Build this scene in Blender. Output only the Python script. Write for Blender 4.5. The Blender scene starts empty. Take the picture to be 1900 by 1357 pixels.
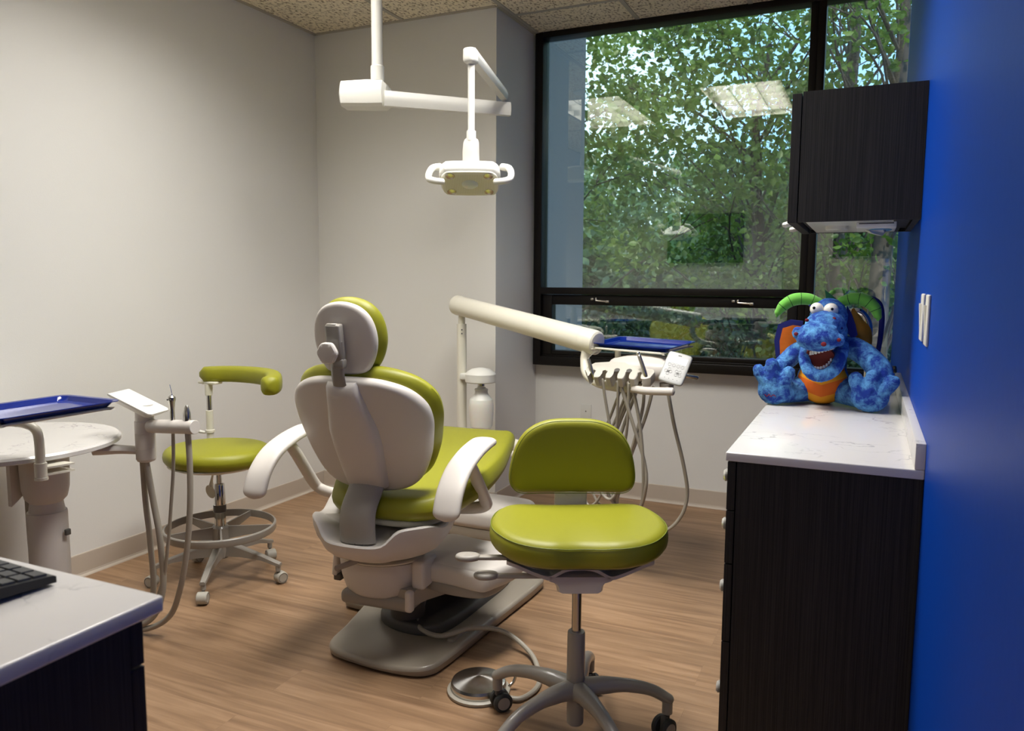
import bpy, bmesh, math, random
import numpy as np
from mathutils import Vector, Matrix, Euler, noise
PI = math.pi
SC = bpy.context.scene
COL = SC.collection

# ---------------------------------------------------------------- camera
YAW, PITCH, ROLL, FPX, CAMH = -0.4291, 0.1078, 0.0055, 1436.26, 1.3066
cam_data = bpy.data.cameras.new('camera')
cam = bpy.data.objects.new('camera', cam_data); COL.objects.link(cam)
_f = Vector((math.sin(YAW)*math.cos(PITCH), math.cos(YAW)*math.cos(PITCH), -math.sin(PITCH)))
_r = Vector((math.cos(YAW), -math.sin(YAW), 0)); _u = _r.cross(_f)
_r2 = _r*math.cos(ROLL) + _u*math.sin(ROLL); _u2 = _u*math.cos(ROLL) - _r*math.sin(ROLL)
cam.matrix_world = Matrix(((_r2.x, _u2.x, -_f.x, 0), (_r2.y, _u2.y, -_f.y, 0), (_r2.z, _u2.z, -_f.z, CAMH), (0, 0, 0, 1)))
cam_data.sensor_width = 36; cam_data.lens = 36*FPX/1900
cam_data.clip_start = 0.02; cam_data.clip_end = 300
cam_data.dof.use_dof = True; cam_data.dof.focus_distance = 2.6; cam_data.dof.aperture_fstop = 7.0
SC.camera = cam
# ---------------------------------------------------------------- sky and sun
world = bpy.data.worlds.new('world'); SC.world = world; world.use_nodes = True
nt = world.node_tree; nt.nodes.clear()
wo = nt.nodes.new('ShaderNodeOutputWorld'); bg = nt.nodes.new('ShaderNodeBackground')
nz = nt.nodes.new('ShaderNodeTexNoise'); nz.inputs['Scale'].default_value = 3.0; nz.inputs['Detail'].default_value = 4
rp = nt.nodes.new('ShaderNodeValToRGB'); rp.color_ramp.elements[0].position = .42; rp.color_ramp.elements[1].position = .62
rp.color_ramp.elements[0].color = (.34, .64, 1, 1); rp.color_ramp.elements[1].color = (.64, .84, 1, 1)
tc = nt.nodes.new('ShaderNodeTexCoord')
nt.links.new(tc.outputs['Generated'], nz.inputs['Vector']); nt.links.new(nz.outputs['Fac'], rp.inputs['Fac'])
nt.links.new(rp.outputs['Color'], bg.inputs['Color']); nt.links.new(bg.outputs['Background'], wo.inputs['Surface'])
bg.inputs['Strength'].default_value = 2.3
sun = bpy.data.lights.new('sun', 'SUN'); sun.energy = 2.7; sun.angle = math.radians(1.0); sun.color = (1, .93, .8)
so = bpy.data.objects.new('sun', sun); COL.objects.link(so)
so.rotation_euler = Vector((-.35, .62, -.75)).to_track_quat('-Z', 'Y').to_euler()
# ---------------------------------------------------------------- exposure
SC.view_settings.view_transform = 'Standard'; SC.view_settings.look = 'None'
SC.view_settings.gamma = 1; SC.view_settings.use_curve_mapping = False
SC.view_settings.exposure = 0.17
TROFFER_W = (43.0, 22.0)
TROFFERS = [(-0.945, 2.235), (-2.165, 2.235)]
for i, (x, y) in enumerate(TROFFERS):        # the tubes of the two recessed ceiling fixtures
    l = bpy.data.lights.new('troffer_tubes', 'AREA'); l.shape = 'RECTANGLE'; l.size = .50; l.size_y = 1.10
    l.energy = TROFFER_W[i]; l.color = (1.0, .975, .95); l.spread = math.radians(140)
    lo = bpy.data.objects.new('troffer_tubes', l); COL.objects.link(lo); lo.location = (x, y, 2.83)
l = bpy.data.lights.new('corridor_fill', 'AREA'); l.shape = 'RECTANGLE'; l.size = .5; l.size_y = .5  # added unseen fill lamp, lifts the near counter and camera-facing sides
l.energy = 14; l.color = (1, .93, .85)
lo = bpy.data.objects.new('corridor_fill', l); COL.objects.link(lo); lo.location = (-.6, -1.0, 2.70)

# ---------------------------------------------------------------- materials
def S(r, g, b):
    f = lambda c: (c/255/12.92) if c/255 <= .04045 else ((c/255+.055)/1.055)**2.4
    return (f(r), f(g), f(b), 1)
def mat(name, col, rough=.5, metal=0, bump=0, bscale=200, spec=.5, coat=0, sheen=0, var=0, vscale=6):
    m = bpy.data.materials.new(name); m.use_nodes = True
    n = m.node_tree.nodes; L = m.node_tree.links; b = n['Principled BSDF']
    b.inputs['Base Color'].default_value = col; b.inputs['Roughness'].default_value = rough
    b.inputs['Metallic'].default_value = metal; b.inputs['Specular IOR Level'].default_value = spec
    b.inputs['Coat Weight'].default_value = coat; b.inputs['Sheen Weight'].default_value = sheen
    t = n.new('ShaderNodeTexCoord')
    if bump:
        z = n.new('ShaderNodeTexNoise'); z.inputs['Scale'].default_value = bscale; z.inputs['Detail'].default_value = 3
        L.new(t.outputs['Object'], z.inputs['Vector'])
        bp = n.new('ShaderNodeBump'); bp.inputs['Strength'].default_value = bump; bp.inputs['Distance'].default_value = .002
        L.new(z.outputs['Fac'], bp.inputs['Height']); L.new(bp.outputs['Normal'], b.inputs['Normal'])
    if var:
        z = n.new('ShaderNodeTexNoise'); z.inputs['Scale'].default_value = vscale; z.inputs['Detail'].default_value = 4
        L.new(t.outputs['Object'], z.inputs['Vector'])
        mx = n.new('ShaderNodeMix'); mx.data_type = 'RGBA'
        mx.inputs['A'].default_value = [c*(1-var) for c in col[:3]]+[1]; mx.inputs['B'].default_value = [min(1, c*(1+var)) for c in col[:3]]+[1]
        L.new(z.outputs['Fac'], mx.inputs['Factor']); L.new(mx.outputs['Result'], b.inputs['Base Color'])
    return m
M = {}
M['wall'] = mat('painted_wall', S(230, 229, 223), .55, bump=.15, bscale=260, var=.02, vscale=2)
M['blue'] = mat('blue_paint', S(0, 60, 160), .45, bump=.15, bscale=60, spec=.12)
M['base'] = mat('vinyl_baseboard', S(196, 184, 168), .45)
M['frame'] = mat('dark_bronze_aluminium', S(24, 20, 17), .38, metal=.3, spec=.4)
M['shell'] = mat('warm_grey_plastic', S(214, 208, 200), .40, spec=.45, bump=.05, bscale=700)
M['white'] = mat('white_plastic', S(224, 223, 215), .34, spec=.5)
M['padface'] = mat('touchpad_face', S(176, 177, 174), .35)
M['holder'] = mat('warm_white_plastic', S(204, 200, 188), .34)
M['cream'] = mat('cream_powder_coat', S(226, 222, 206), .32, spec=.5)
M['grey'] = mat('grey_plastic', S(158, 152, 142), .42)
M['cast'] = mat('grey_cast_metal', S(150, 145, 136), .34, spec=.5, coat=.3)
M['basegrey'] = mat('taupe_base_cover', S(158, 149, 134), .30, spec=.5, coat=.2)
M['darkgrey'] = mat('dark_grey_plastic', S(88, 86, 82), .45)
M['black'] = mat('black_plastic', S(22, 22, 24), .4)
M['keycap'] = mat('keycap_black', S(58, 59, 60), .5)
M['rubber'] = mat('caster_rubber', S(52, 54, 52), .6)
M['chrome'] = mat('chrome', S(215, 214, 210), .10, metal=1)
def mk_spun():
    m = mat('spun_steel', S(205, 203, 198), .24, metal=1); n = m.node_tree.nodes; b = n['Principled BSDF']
    b.inputs['Anisotropic'].default_value = .95; t = n.new('ShaderNodeTangent'); t.direction_type = 'RADIAL'; t.axis = 'Z'
    m.node_tree.links.new(t.outputs['Tangent'], b.inputs['Tangent']); return m
M['spun'] = mk_spun()
M['steel'] = mat('brushed_steel', S(190, 186, 178), .25, metal=1)
M['green'] = mat('lime_vinyl', S(142, 142, 28), .46, spec=.45, bump=.12, bscale=900)
M['stitch'] = mat('stitched_seam', S(112, 122, 30), .6)
M['hose'] = mat('grey_silicone_hose', S(168, 162, 148), .45)
M['traymat'] = mat('navy_tray_plastic', S(10, 38, 128), .12, spec=.6)
M['red'] = mat('dark_red_felt', S(120, 16, 34), .8)
M['tile_grey'] = mat('grille_aluminium', S(180, 178, 170), .3, metal=.6)
M['darkpanel'] = mat('knob_nickel', S(222, 220, 214), .3, metal=.5)

def node_mat(name):
    m = bpy.data.materials.new(name); m.use_nodes = True
    return m, m.node_tree.nodes, m.node_tree.links, m.node_tree.nodes['Principled BSDF']
def mk_laminate():
    m, n, L, b = node_mat('black_woodgrain_laminate')
    t = n.new('ShaderNodeTexCoord'); mp = n.new('ShaderNodeMapping'); mp.inputs['Scale'].default_value = (620, 620, 4)
    z = n.new('ShaderNodeTexNoise'); z.inputs['Scale'].default_value = 1; z.inputs['Detail'].default_value = 3
    r = n.new('ShaderNodeValToRGB'); r.color_ramp.elements[0].color = S(20, 19, 19); r.color_ramp.elements[1].color = S(46, 44, 42)
    r.color_ramp.elements[0].position = .35; r.color_ramp.elements[1].position = .7
    L.new(t.outputs['Object'], mp.inputs['Vector']); L.new(mp.outputs['Vector'], z.inputs['Vector'])
    L.new(z.outputs['Fac'], r.inputs['Fac']); L.new(r.outputs['Color'], b.inputs['Base Color'])
    bp = n.new('ShaderNodeBump'); bp.inputs['Strength'].default_value = .25; bp.inputs['Distance'].default_value = .001
    L.new(z.outputs['Fac'], bp.inputs['Height']); L.new(bp.outputs['Normal'], b.inputs['Normal'])
    b.inputs['Roughness'].default_value = .5; b.inputs['Specular IOR Level'].default_value = .3
    return m
M['lam'] = mk_laminate()
def mk_quartz():
    m, n, L, b = node_mat('white_veined_quartz')
    t = n.new('ShaderNodeTexCoord')
    d = n.new('ShaderNodeTexNoise'); d.inputs['Scale'].default_value = 5; d.inputs['Detail'].default_value = 6
    L.new(t.outputs['Object'], d.inputs['Vector'])
    mx = n.new('ShaderNodeVectorMath'); mx.operation = 'MULTIPLY_ADD'; mx.inputs[1].default_value = (.5, .5, .5)
    L.new(d.outputs['Color'], mx.inputs[0]); L.new(t.outputs['Object'], mx.inputs[2])
    mp = n.new('ShaderNodeMapping'); mp.inputs['Scale'].default_value = (4.2, 9, 9); mp.inputs['Rotation'].default_value = (0, 0, .15)
    L.new(mx.outputs['Vector'], mp.inputs['Vector'])
    v = n.new('ShaderNodeTexVoronoi'); v.feature = 'DISTANCE_TO_EDGE'; v.inputs['Scale'].default_value = 1.0
    L.new(mp.outputs['Vector'], v.inputs['Vector'])
    r = n.new('ShaderNodeValToRGB'); r.color_ramp.elements[0].position = 0; r.color_ramp.elements[1].position = .035
    r.color_ramp.elements[0].color = (1, 1, 1, 1); r.color_ramp.elements[1].color = (0, 0, 0, 1)
    L.new(v.outputs['Distance'], r.inputs['Fac'])
    k = n.new('ShaderNodeTexNoise'); k.inputs['Scale'].default_value = 7; k.inputs['Detail'].default_value = 3
    L.new(t.outputs['Object'], k.inputs['Vector'])
    k2 = n.new('ShaderNodeValToRGB'); k2.color_ramp.elements[0].position = .50; k2.color_ramp.elements[1].position = .66
    L.new(k.outputs['Fac'], k2.inputs['Fac'])
    mu = n.new('ShaderNodeMath'); mu.operation = 'MULTIPLY'; L.new(r.outputs['Color'], mu.inputs[0]); L.new(k2.outputs['Color'], mu.inputs[1])
    c = n.new('ShaderNodeMix'); c.data_type = 'RGBA'; c.inputs['A'].default_value = S(212, 209, 205); c.inputs['B'].default_value = S(168, 166, 166)
    L.new(mu.outputs['Value'], c.inputs['Factor']); L.new(c.outputs['Result'], b.inputs['Base Color'])
    b.inputs['Roughness'].default_value = .16; b.inputs['Specular IOR Level'].default_value = .5
    return m
M['quartz'] = mk_quartz()
def mk_floor():
    m, n, L, b = node_mat('wood_look_vinyl_plank')
    t = n.new('ShaderNodeTexCoord')
    br = n.new('ShaderNodeTexBrick'); br.inputs['Scale'].default_value = 1
    br.inputs['Brick Width'].default_value = 1.22; br.inputs['Row Height'].default_value = .152
    br.inputs['Mortar Size'].default_value = .0006; br.offset = .37; br.inputs['Bias'].default_value = 0
    br.inputs['Color1'].default_value = (.25, .25, .25, 1); br.inputs['Color2'].default_value = (.75, .75, .75, 1); br.inputs['Mortar'].default_value = (.1, .1, .1, 1)
    L.new(t.outputs['Object'], br.inputs['Vector'])
    ad = n.new('ShaderNodeVectorMath'); ad.operation = 'MULTIPLY_ADD'; ad.inputs[1].default_value = (7, 7, 7)
    L.new(br.outputs['Color'], ad.inputs[0]); L.new(t.outputs['Object'], ad.inputs[2])
    mp = n.new('ShaderNodeMapping'); mp.inputs['Scale'].default_value = (1.6, 22, 1)
    L.new(ad.outputs['Vector'], mp.inputs['Vector'])
    z = n.new('ShaderNodeTexNoise'); z.inputs['Scale'].default_value = 1.6; z.inputs['Detail'].default_value = 7; z.inputs['Distortion'].default_value = .6
    L.new(mp.outputs['Vector'], z.inputs['Vector'])
    r = n.new('ShaderNodeValToRGB')
    r.color_ramp.elements[0].position = .30; r.color_ramp.elements[0].color = S(130, 101, 75)
    r.color_ramp.elements[1].position = .70; r.color_ramp.elements[1].color = S(168, 136, 105)
    e = r.color_ramp.elements.new(.5); e.color = S(151, 120, 90)
    L.new(z.outputs['Fac'], r.inputs['Fac'])
    c = n.new('ShaderNodeMix'); c.data_type = 'RGBA'; c.blend_type = 'OVERLAY'; c.inputs['Factor'].default_value = .22
    L.new(r.outputs['Color'], c.inputs['A']); L.new(br.outputs['Color'], c.inputs['B']); L.new(c.outputs['Result'], b.inputs['Base Color'])
    b.inputs['Roughness'].default_value = .42; b.inputs['Specular IOR Level'].default_value = .4
    return m
M['floor'] = mk_floor()
def mk_ceiling():
    m, n, L, b = node_mat('fissured_acoustic_tile')
    t = n.new('ShaderNodeTexCoord')
    z = n.new('ShaderNodeTexNoise'); z.inputs['Scale'].default_value = 75; z.inputs['Detail'].default_value = 3; z.inputs['Roughness'].default_value = .6
    mp = n.new('ShaderNodeMapping'); mp.inputs['Scale'].default_value = (1, .55, 1)
    L.new(t.outputs['Object'], mp.inputs['Vector']); L.new(mp.outputs['Vector'], z.inputs['Vector'])
    r = n.new('ShaderNodeValToRGB'); r.color_ramp.elements[0].position = .34; r.color_ramp.elements[0].color = S(142, 126, 98)
    r.color_ramp.elements[1].position = .50; r.color_ramp.elements[1].color = S(246, 236, 210)
    L.new(z.outputs['Fac'], r.inputs['Fac']); L.new(r.outputs['Color'], b.inputs['Base Color'])
    bp = n.new('ShaderNodeBump'); bp.inputs['Strength'].default_value = .6; bp.inputs['Distance'].default_value = .004
    L.new(z.outputs['Fac'], bp.inputs['Height']); L.new(bp.outputs['Normal'], b.inputs['Normal'])
    b.inputs['Roughness'].default_value = .9
    return m
M['ceiling'] = mk_ceiling()
def mk_glass(name, tint, boost):
    m = bpy.data.materials.new(name); m.use_nodes = True
    n = m.node_tree.nodes; L = m.node_tree.links; n.clear()
    o = n.new('ShaderNodeOutputMaterial'); tr = n.new('ShaderNodeBsdfTransparent'); tr.inputs['Color'].default_value = tint
    g = n.new('ShaderNodeBsdfGlossy'); g.inputs['Roughness'].default_value = 0.0; g.inputs['Color'].default_value = (1, 1, 1, 1)
    fr = n.new('ShaderNodeFresnel'); fr.inputs['IOR'].default_value = 1.5
    mu = n.new('ShaderNodeMath'); mu.operation = 'MULTIPLY'; mu.inputs[1].default_value = boost; mu.use_clamp = True
    mx = n.new('ShaderNodeMixShader'); L.new(fr.outputs['Fac'], mu.inputs[0]); L.new(mu.outputs['Value'], mx.inputs['Fac'])
    L.new(tr.outputs['BSDF'], mx.inputs[1]); L.new(g.outputs['BSDF'], mx.inputs[2]); L.new(mx.outputs['Shader'], o.inputs['Surface'])
    return m
M['glass'] = mk_glass('window_glass', (.88, .93, .92, 1), 3.4)
def mk_leaf(name, c1, c2, tl=.45):
    m = bpy.data.materials.new(name); m.use_nodes = True
    n = m.node_tree.nodes; L = m.node_tree.links; n.clear()
    o = n.new('ShaderNodeOutputMaterial'); d = n.new('ShaderNodeBsdfDiffuse'); tr = n.new('ShaderNodeBsdfTranslucent')
    g = n.new('ShaderNodeBsdfGlossy'); g.inputs['Roughness'].default_value = .4; g.inputs['Color'].default_value = (.6, .6, .6, 1)
    t = n.new('ShaderNodeTexCoord'); z = n.new('ShaderNodeTexNoise'); z.inputs['Scale'].default_value = 2.2; z.inputs['Detail'].default_value = 5
    L.new(t.outputs['Object'], z.inputs['Vector'])
    r = n.new('ShaderNodeValToRGB'); r.color_ramp.elements[0].position = .35; r.color_ramp.elements[1].position = .65
    r.color_ramp.elements[0].color = c1; r.color_ramp.elements[1].color = c2; L.new(z.outputs['Fac'], r.inputs['Fac'])
    L.new(r.outputs['Color'], d.inputs['Color']); L.new(r.outputs['Color'], tr.inputs['Color'])
    mx = n.new('ShaderNodeMixShader'); mx.inputs['Fac'].default_value = tl
    L.new(d.outputs['BSDF'], mx.inputs[1]); L.new(tr.outputs['BSDF'], mx.inputs[2])
    m2 = n.new('ShaderNodeMixShader'); m2.inputs['Fac'].default_value = .06
    L.new(mx.outputs['Shader'], m2.inputs[1]); L.new(g.outputs['BSDF'], m2.inputs[2]); L.new(m2.outputs['Shader'], o.inputs['Surface'])
    return m
M['leaf'] = mk_leaf('leaves_near', S(78, 106, 44), S(142, 168, 70))
M['leaf2'] = mk_leaf('leaves_far_haze', S(74, 104, 74), S(138, 162, 104), .4)  # distance haze painted into the leaf colour as a bluish tint
M['leafdark'] = mk_leaf('leaves_painted_shade', S(34, 54, 40), S(72, 96, 64), .3)  # shade painted in as darker leaf colours for the low foliage
M['bark'] = mat('birch_bark', S(98, 88, 82), .85, bump=.8, bscale=14, var=.5, vscale=9)
M['branch'] = mat('dark_bark', S(62, 54, 48), .85)
M['concrete'] = mat('exterior_concrete', S(142, 136, 137), .85, bump=.5, bscale=40, var=.10, vscale=30)
M['grass'] = mat('lawn', S(70, 92, 46), .9, bump=.6, bscale=30, var=.3, vscale=8)
def mk_emit(name, col, s):
    m = bpy.data.materials.new(name); m.use_nodes = True
    b = m.node_tree.nodes['Principled BSDF']; b.inputs['Base Color'].default_value = col
    b.inputs['Emission Color'].default_value = col; b.inputs['Emission Strength'].default_value = s
    return m
M['lens'] = mk_emit('lit_lens', (1, .92, .78, 1), 2.2)
M['screen'] = mk_emit('lit_screen', (.92, .96, 1, 1), 1.2)

# ---------------------------------------------------------------- geometry helpers
def V(*a): return Vector(a if len(a) > 1 else a[0])
def smooth_closed(p, n=64):
    p = [V(*q, 0) if len(q) == 2 else V(*q) for q in p]; k = len(p); out = []
    for i in range(n):
        t = i*k/n; j = int(t); f = t-j; a, b, c, d = p[(j-1) % k], p[j % k], p[(j+1) % k], p[(j+2) % k]
        out.append(.5*((2*b)+(c-a)*f+(2*a-5*b+4*c-d)*f*f+(3*b-a-3*c+d)*f**3))
    return out
def smooth_open(p, n=24):
    p = [V(*q) for q in p]; k = len(p)-1; out = []
    P_ = [2*p[0]-p[1]]+p+[2*p[-1]-p[-2]]
    for i in range(n+1):
        t = min(i*k/n, k-1e-6); j = int(t); f = t-j; a, b, c, d = P_[j:j+4]
        out.append(.5*((2*b)+(c-a)*f+(2*a-5*b+4*c-d)*f*f+(3*b-a-3*c+d)*f**3))
    return out
def ramp(vals, n):
    k = len(vals)-1; r = []
    for i in range(n+1):
        t = min(i*k/n, k-1e-6); j = int(t); f = t-j; f = f*f*(3-2*f); r.append(vals[j]*(1-f)+vals[j+1]*f)
    return r
class B:
    """Collects shapes for ONE mesh object."""
    def __init__(s, mtx=None): s.bm = bmesh.new(); s.m = mtx or Matrix()
    def _v(s, p): return s.bm.verts.new(s.m @ V(*p))
    def loft(s, rings, cap=True, closed=True):
        R = [[s._v(p) for p in r] for r in rings]; n = len(R[0])
        for a, b in zip(R, R[1:]):
            for i in range(n if closed else n-1):
                j = (i+1) % n
                try: s.bm.faces.new((a[i], a[j], b[j], b[i]))
                except ValueError: pass
        if cap and closed:
            for r in (R[0][::-1], R[-1]):
                try: s.bm.faces.new(r)
                except ValueError: pass
        return s
    def box(s, c, d, r=0, seg=3, mtx=None):
        b = bmesh.new(); bmesh.ops.create_cube(b, size=1)
        for v in b.verts: v.co = Vector((v.co.x*d[0], v.co.y*d[1], v.co.z*d[2]))
        if r: bmesh.ops.bevel(b, geom=b.edges[:], offset=min(r, min(d)*.49), segments=seg, profile=.5, affect='EDGES')
        X = s.m @ Matrix.Translation(V(*c)) @ (mtx or Matrix())
        mp = {v: s.bm.verts.new(X @ v.co) for v in b.verts}
        for f in b.faces: s.bm.faces.new([mp[v] for v in f.verts])
        b.free(); return s
    def bx(s, x0, x1, y0, y1, z0, z1, r=0): return s.box(((x0+x1)/2, (y0+y1)/2, (z0+z1)/2), (x1-x0, y1-y0, z1-z0), r)
    def tube(s, pts, r, seg=14, n=None, sx=1.0, capr=0):
        if n: pts = smooth_open(pts, n)
        else: pts = [V(*p) for p in pts]
        k = len(pts)
        rs = ramp(r, k-1) if isinstance(r, (list, tuple)) else [r]*k
        T = [(pts[min(i+1, k-1)]-pts[max(i-1, 0)]).normalized() for i in range(k)]
        up = Vector((0, 0, 1)) if abs(T[0].z) < .9 else Vector((0, 1, 0))
        N = (up-T[0]*up.dot(T[0])).normalized(); rings = []
        def ring(c, N, Bn, q): return [c+N*math.cos(2*PI*i/seg)*q+Bn*math.sin(2*PI*i/seg)*q*sx for i in range(seg)]
        for i in range(k):
            N = (N-T[i]*N.dot(T[i])).normalized(); Bn = T[i].cross(N)
            if i == 0 and capr:
                for a in (0, .35, .7): rings.append(ring(pts[0]-T[0]*rs[0]*capr*math.cos(a*PI/2), N, Bn, rs[0]*math.sin(max(a, .12)*PI/2)))
            rings.append(ring(pts[i], N, Bn, rs[i]))
            if i == k-1 and capr:
                for a in (.7, .35, 0): rings.append(ring(pts[i]+T[i]*rs[i]*capr*math.cos(a*PI/2), N, Bn, rs[i]*math.sin(max(a, .12)*PI/2)))
        return s.loft(rings)
    def lathe(s, prof, c=(0, 0, 0), seg=32, mtx=None):
        X = Matrix.Translation(V(*c)) @ (mtx or Matrix())
        return s.loft(cap=prof[0] != prof[-1], rings=[[X @ Vector((max(r, 1e-4)*math.cos(2*PI*i/seg), max(r, 1e-4)*math.sin(2*PI*i/seg), z)) for i in range(seg)] for r, z in prof])
    def cyl(s, p0, p1, r, seg=20, r2=None): return s.lofttube(p0, p1, r, r2 or r, seg)
    def lofttube(s, p0, p1, r, r2, seg):
        p0, p1 = V(*p0), V(*p1); d = (p1-p0); L = d.length; e = min(.0015, L*.1, r*.3); T = d.normalized()
        q = T.to_track_quat('Z', 'Y').to_matrix().to_4x4()
        return s.lathe([(r-e, 0), (r, e), (r2, L-e), (r2-e, L)], p0, seg, q)
    def pad(s, outline, z0, z1, r, crown=0, n=64, rings=5, fn=None, bottom=True, taper=0, sm=True):
        o = smooth_closed(outline, n) if sm else [V(*q, 0) for q in outline]; n = len(o)
        c = sum(o, Vector())/n
        nr = []
        for i in range(n):
            d = (o[(i+1) % n]-o[i-1]); q = Vector((d.y, -d.x, 0)).normalized()
            if q.dot(o[i]-c) < 0 and not sm: pass
            nr.append(q)
        area = sum(o[i].x*o[(i+1) % n].y-o[(i+1) % n].x*o[i].y for i in range(n))
        sg = 1 if area > 0 else -1
        L = []
        r = min(r, (z1-z0)/2)
        for a in range(5):      # lower edge
            t = a/4*PI/2; L.append((r*(1-math.sin(t)), z0+r*(1-math.cos(t)), 1, 0))
        for a in range(5):
            t = a/4*PI/2; L.append((r*(1-math.cos(t)), z1-r*(1-math.sin(t)), 1, 0))
        R = []
        f = fn or (lambda p: p)
        base = [o[i]-nr[i]*sg*r for i in range(n)]
        def ring(inset, z, k, cr): return [f(Vector(((o[i]-nr[i]*sg*inset).x, (o[i]-nr[i]*sg*inset).y, z))) for i in range(n)]
        def inner(k, z): return [f(Vector((c.x+(base[i].x-c.x)*k, c.y+(base[i].y-c.y)*k, z))) for i in range(n)]
        ks = [1-(j/rings) for j in range(1, rings)]+[.02]
        if bottom:
            for k in ks[::-1]: R.append(inner(k, z0))
        for q in L: R.append(ring(*q))
        for k in ks: R.append(inner(k, z1+crown*(1-k*k)))
        return s.loft(R, cap=True)
    def sphere(s, c, r, seg=20, rings=12, mtx=None):
        if not isinstance(r, (list, tuple)): r = (r, r, r)
        X = Matrix.Translation(V(*c)) @ (mtx or Matrix())
        return s.loft([[X @ Vector((r[0]*math.sin(PI*j/rings)*math.cos(2*PI*i/seg), r[1]*math.sin(PI*j/rings)*math.sin(2*PI*i/seg), -r[2]*math.cos(PI*j/rings))) for i in range(seg)] for j in [.06]+list(range(1, rings))+[rings-.06]])
    def build(s, name, m, parent=None, smooth=True, angle=35, **props):
        me = bpy.data.meshes.new(name)
        bmesh.ops.recalc_face_normals(s.bm, faces=s.bm.faces[:])
        s.bm.to_mesh(me); s.bm.free()
        mats = m if isinstance(m, (list, tuple)) else [m]
        for q in mats: me.materials.append(M[q] if isinstance(q, str) else q)
        o = bpy.data.objects.new(name, me); COL.objects.link(o)
        if parent: o.parent = parent
        if smooth:
            me.polygons.foreach_set('use_smooth', [True]*len(me.polygons))
            me.set_sharp_from_angle(angle=math.radians(angle))
        for k, v in props.items(): o[k] = v
        return o
def thing(name, label, cat, loc=(0, 0, 0), rz=0, group=None):
    o = bpy.data.objects.new(name, None); COL.objects.link(o); o.location = loc; o.rotation_euler = (0, 0, rz)
    o.empty_display_size = .05; o['label'] = label; o['category'] = cat
    if group: o['group'] = group
    return o
def tag(o, label, cat, group=None):
    o['label'] = label; o['category'] = cat
    if group: o['group'] = group
    return o
def struct(o): o['kind'] = 'structure'; return o
def rot(ax, deg): return Matrix.Rotation(math.radians(deg), 4, ax)
def T(*p): return Matrix.Translation(V(*p))
def copy_tree(o, parent=None):
    c = o.copy(); COL.objects.link(c)
    if parent: c.parent = parent
    for ch in [q for q in list(COL.objects) if q.parent == o and q != c]: copy_tree(ch, c)
    return c
# ---------------------------------------------------------------- the room
XL, XB, YW, YC, XC, ZC = -3.102, 0.128, 4.4885, 3.902, -1.888, 2.776
YF = 4.40
def wallbox(name, x0, x1, y0, y1, z0, z1, m='wall'): return struct(B().bx(x0, x1, y0, y1, z0, z1).build(name, m, smooth=False))
struct(B().bx(XL-.1, 1.6, -2.3, YW+.02, -.05, 0).build('floor', 'floor', smooth=False))
wallbox('wall_left', XL-.12, XL, -.15, YW+.1, 0, ZC)
wallbox('wall_column', XL, XC, YC, YW+.05, 0, ZC)
wallbox('wall_window', XC, XB, YW, YW+.10, 0, .80)
wallbox('wall_right', XB, XB+.12, -.15, YW+.10, 0, ZC, 'blue')
bw = B(); bw.bx(XL, -.86, -.15, 0, 0, ZC); bw.bx(-.86, XB, -.15, 0, 2.25, ZC)
struct(bw.build('wall_rear', 'wall', smooth=False))
cw = B(); cw.bx(XL, 1.6, -2.35, -2.25, 0, ZC); cw.bx(XL-.12, XL, -2.35, -.15, 0, ZC); cw.bx(1.5, 1.6, -2.35, -.15, 0, ZC); cw.bx(XB+.12, 1.6, -.2, -.1, 0, ZC)
struct(cw.build('wall_corridor', 'wall', smooth=False))
# ceiling with two openings for the recessed fixtures
GX = [-3.102, -3.08, -2.47, -1.86, -1.25, -.64, -.03, XB]
ce = B(); hx = [(-2.47, -1.86), (-1.25, -.64)]; hy = (1.625, 2.845)
ce.bx(XL, 1.6, -2.3, hy[0], ZC, ZC+.03); ce.bx(XL, XB+.1, hy[1], YW+.1, ZC, ZC+.03)
for a, b in ((XL, -2.47), (-1.86, -1.25), (-.64, XB+.1)): ce.bx(a, b, hy[0], hy[1], ZC, ZC+.03)
struct(ce.build('ceiling', 'ceiling', smooth=False))
tb = B()
for x in GX[2:7]: tb.bx(x-.012, x+.012, 0, YF, ZC-.004, ZC+.001)
for y in (4.065, 2.845, 1.625, .405): tb.bx(XL, XB, y-.012, y+.012, ZC-.0035, ZC+.001)
tb.bx(XL, XL+.022, 0, YC, ZC-.006, ZC); tb.bx(XL, XC, YC-.022, YC, ZC-.006, ZC); tb.bx(XC, XC+.022, YC, YF, ZC-.006, ZC)
struct(tb.build('trim_1', mat('ceiling_grid_bar', S(182, 176, 160), .5), smooth=False))
# vinyl cove baseboards
def basebd(name, x0, y0, x1, y1, nx, ny):
    d = V(x1-x0, y1-y0, 0).normalized(); n_ = V(nx, ny, 0)
    prof = [(0, 0), (.016, 0), (.014, .004), (.007, .010), (.0045, .018), (.0045, .100), (.003, .104), (0, .104)]
    b = B(); b.loft([[V(x0, y0, 0)+n_*a+V(0, 0, z) for a, z in prof], [V(x1, y1, 0)+n_*a+V(0, 0, z) for a, z in prof]])
    struct(b.build(name, 'base', smooth=False))
basebd('baseboard_left', XL, 0, XL, YC, 1, 0)
basebd('baseboard_column', XL, YC, XC+.014, YC, 0, -1)
basebd('baseboard_return', XC, YC-.014, XC, YW, 1, 0)
basebd('baseboard_window', XC, YW, -.30, YW, 0, -1)
basebd('baseboard_rear', XL, 0, -1.9, 0, 0, 1)
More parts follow.
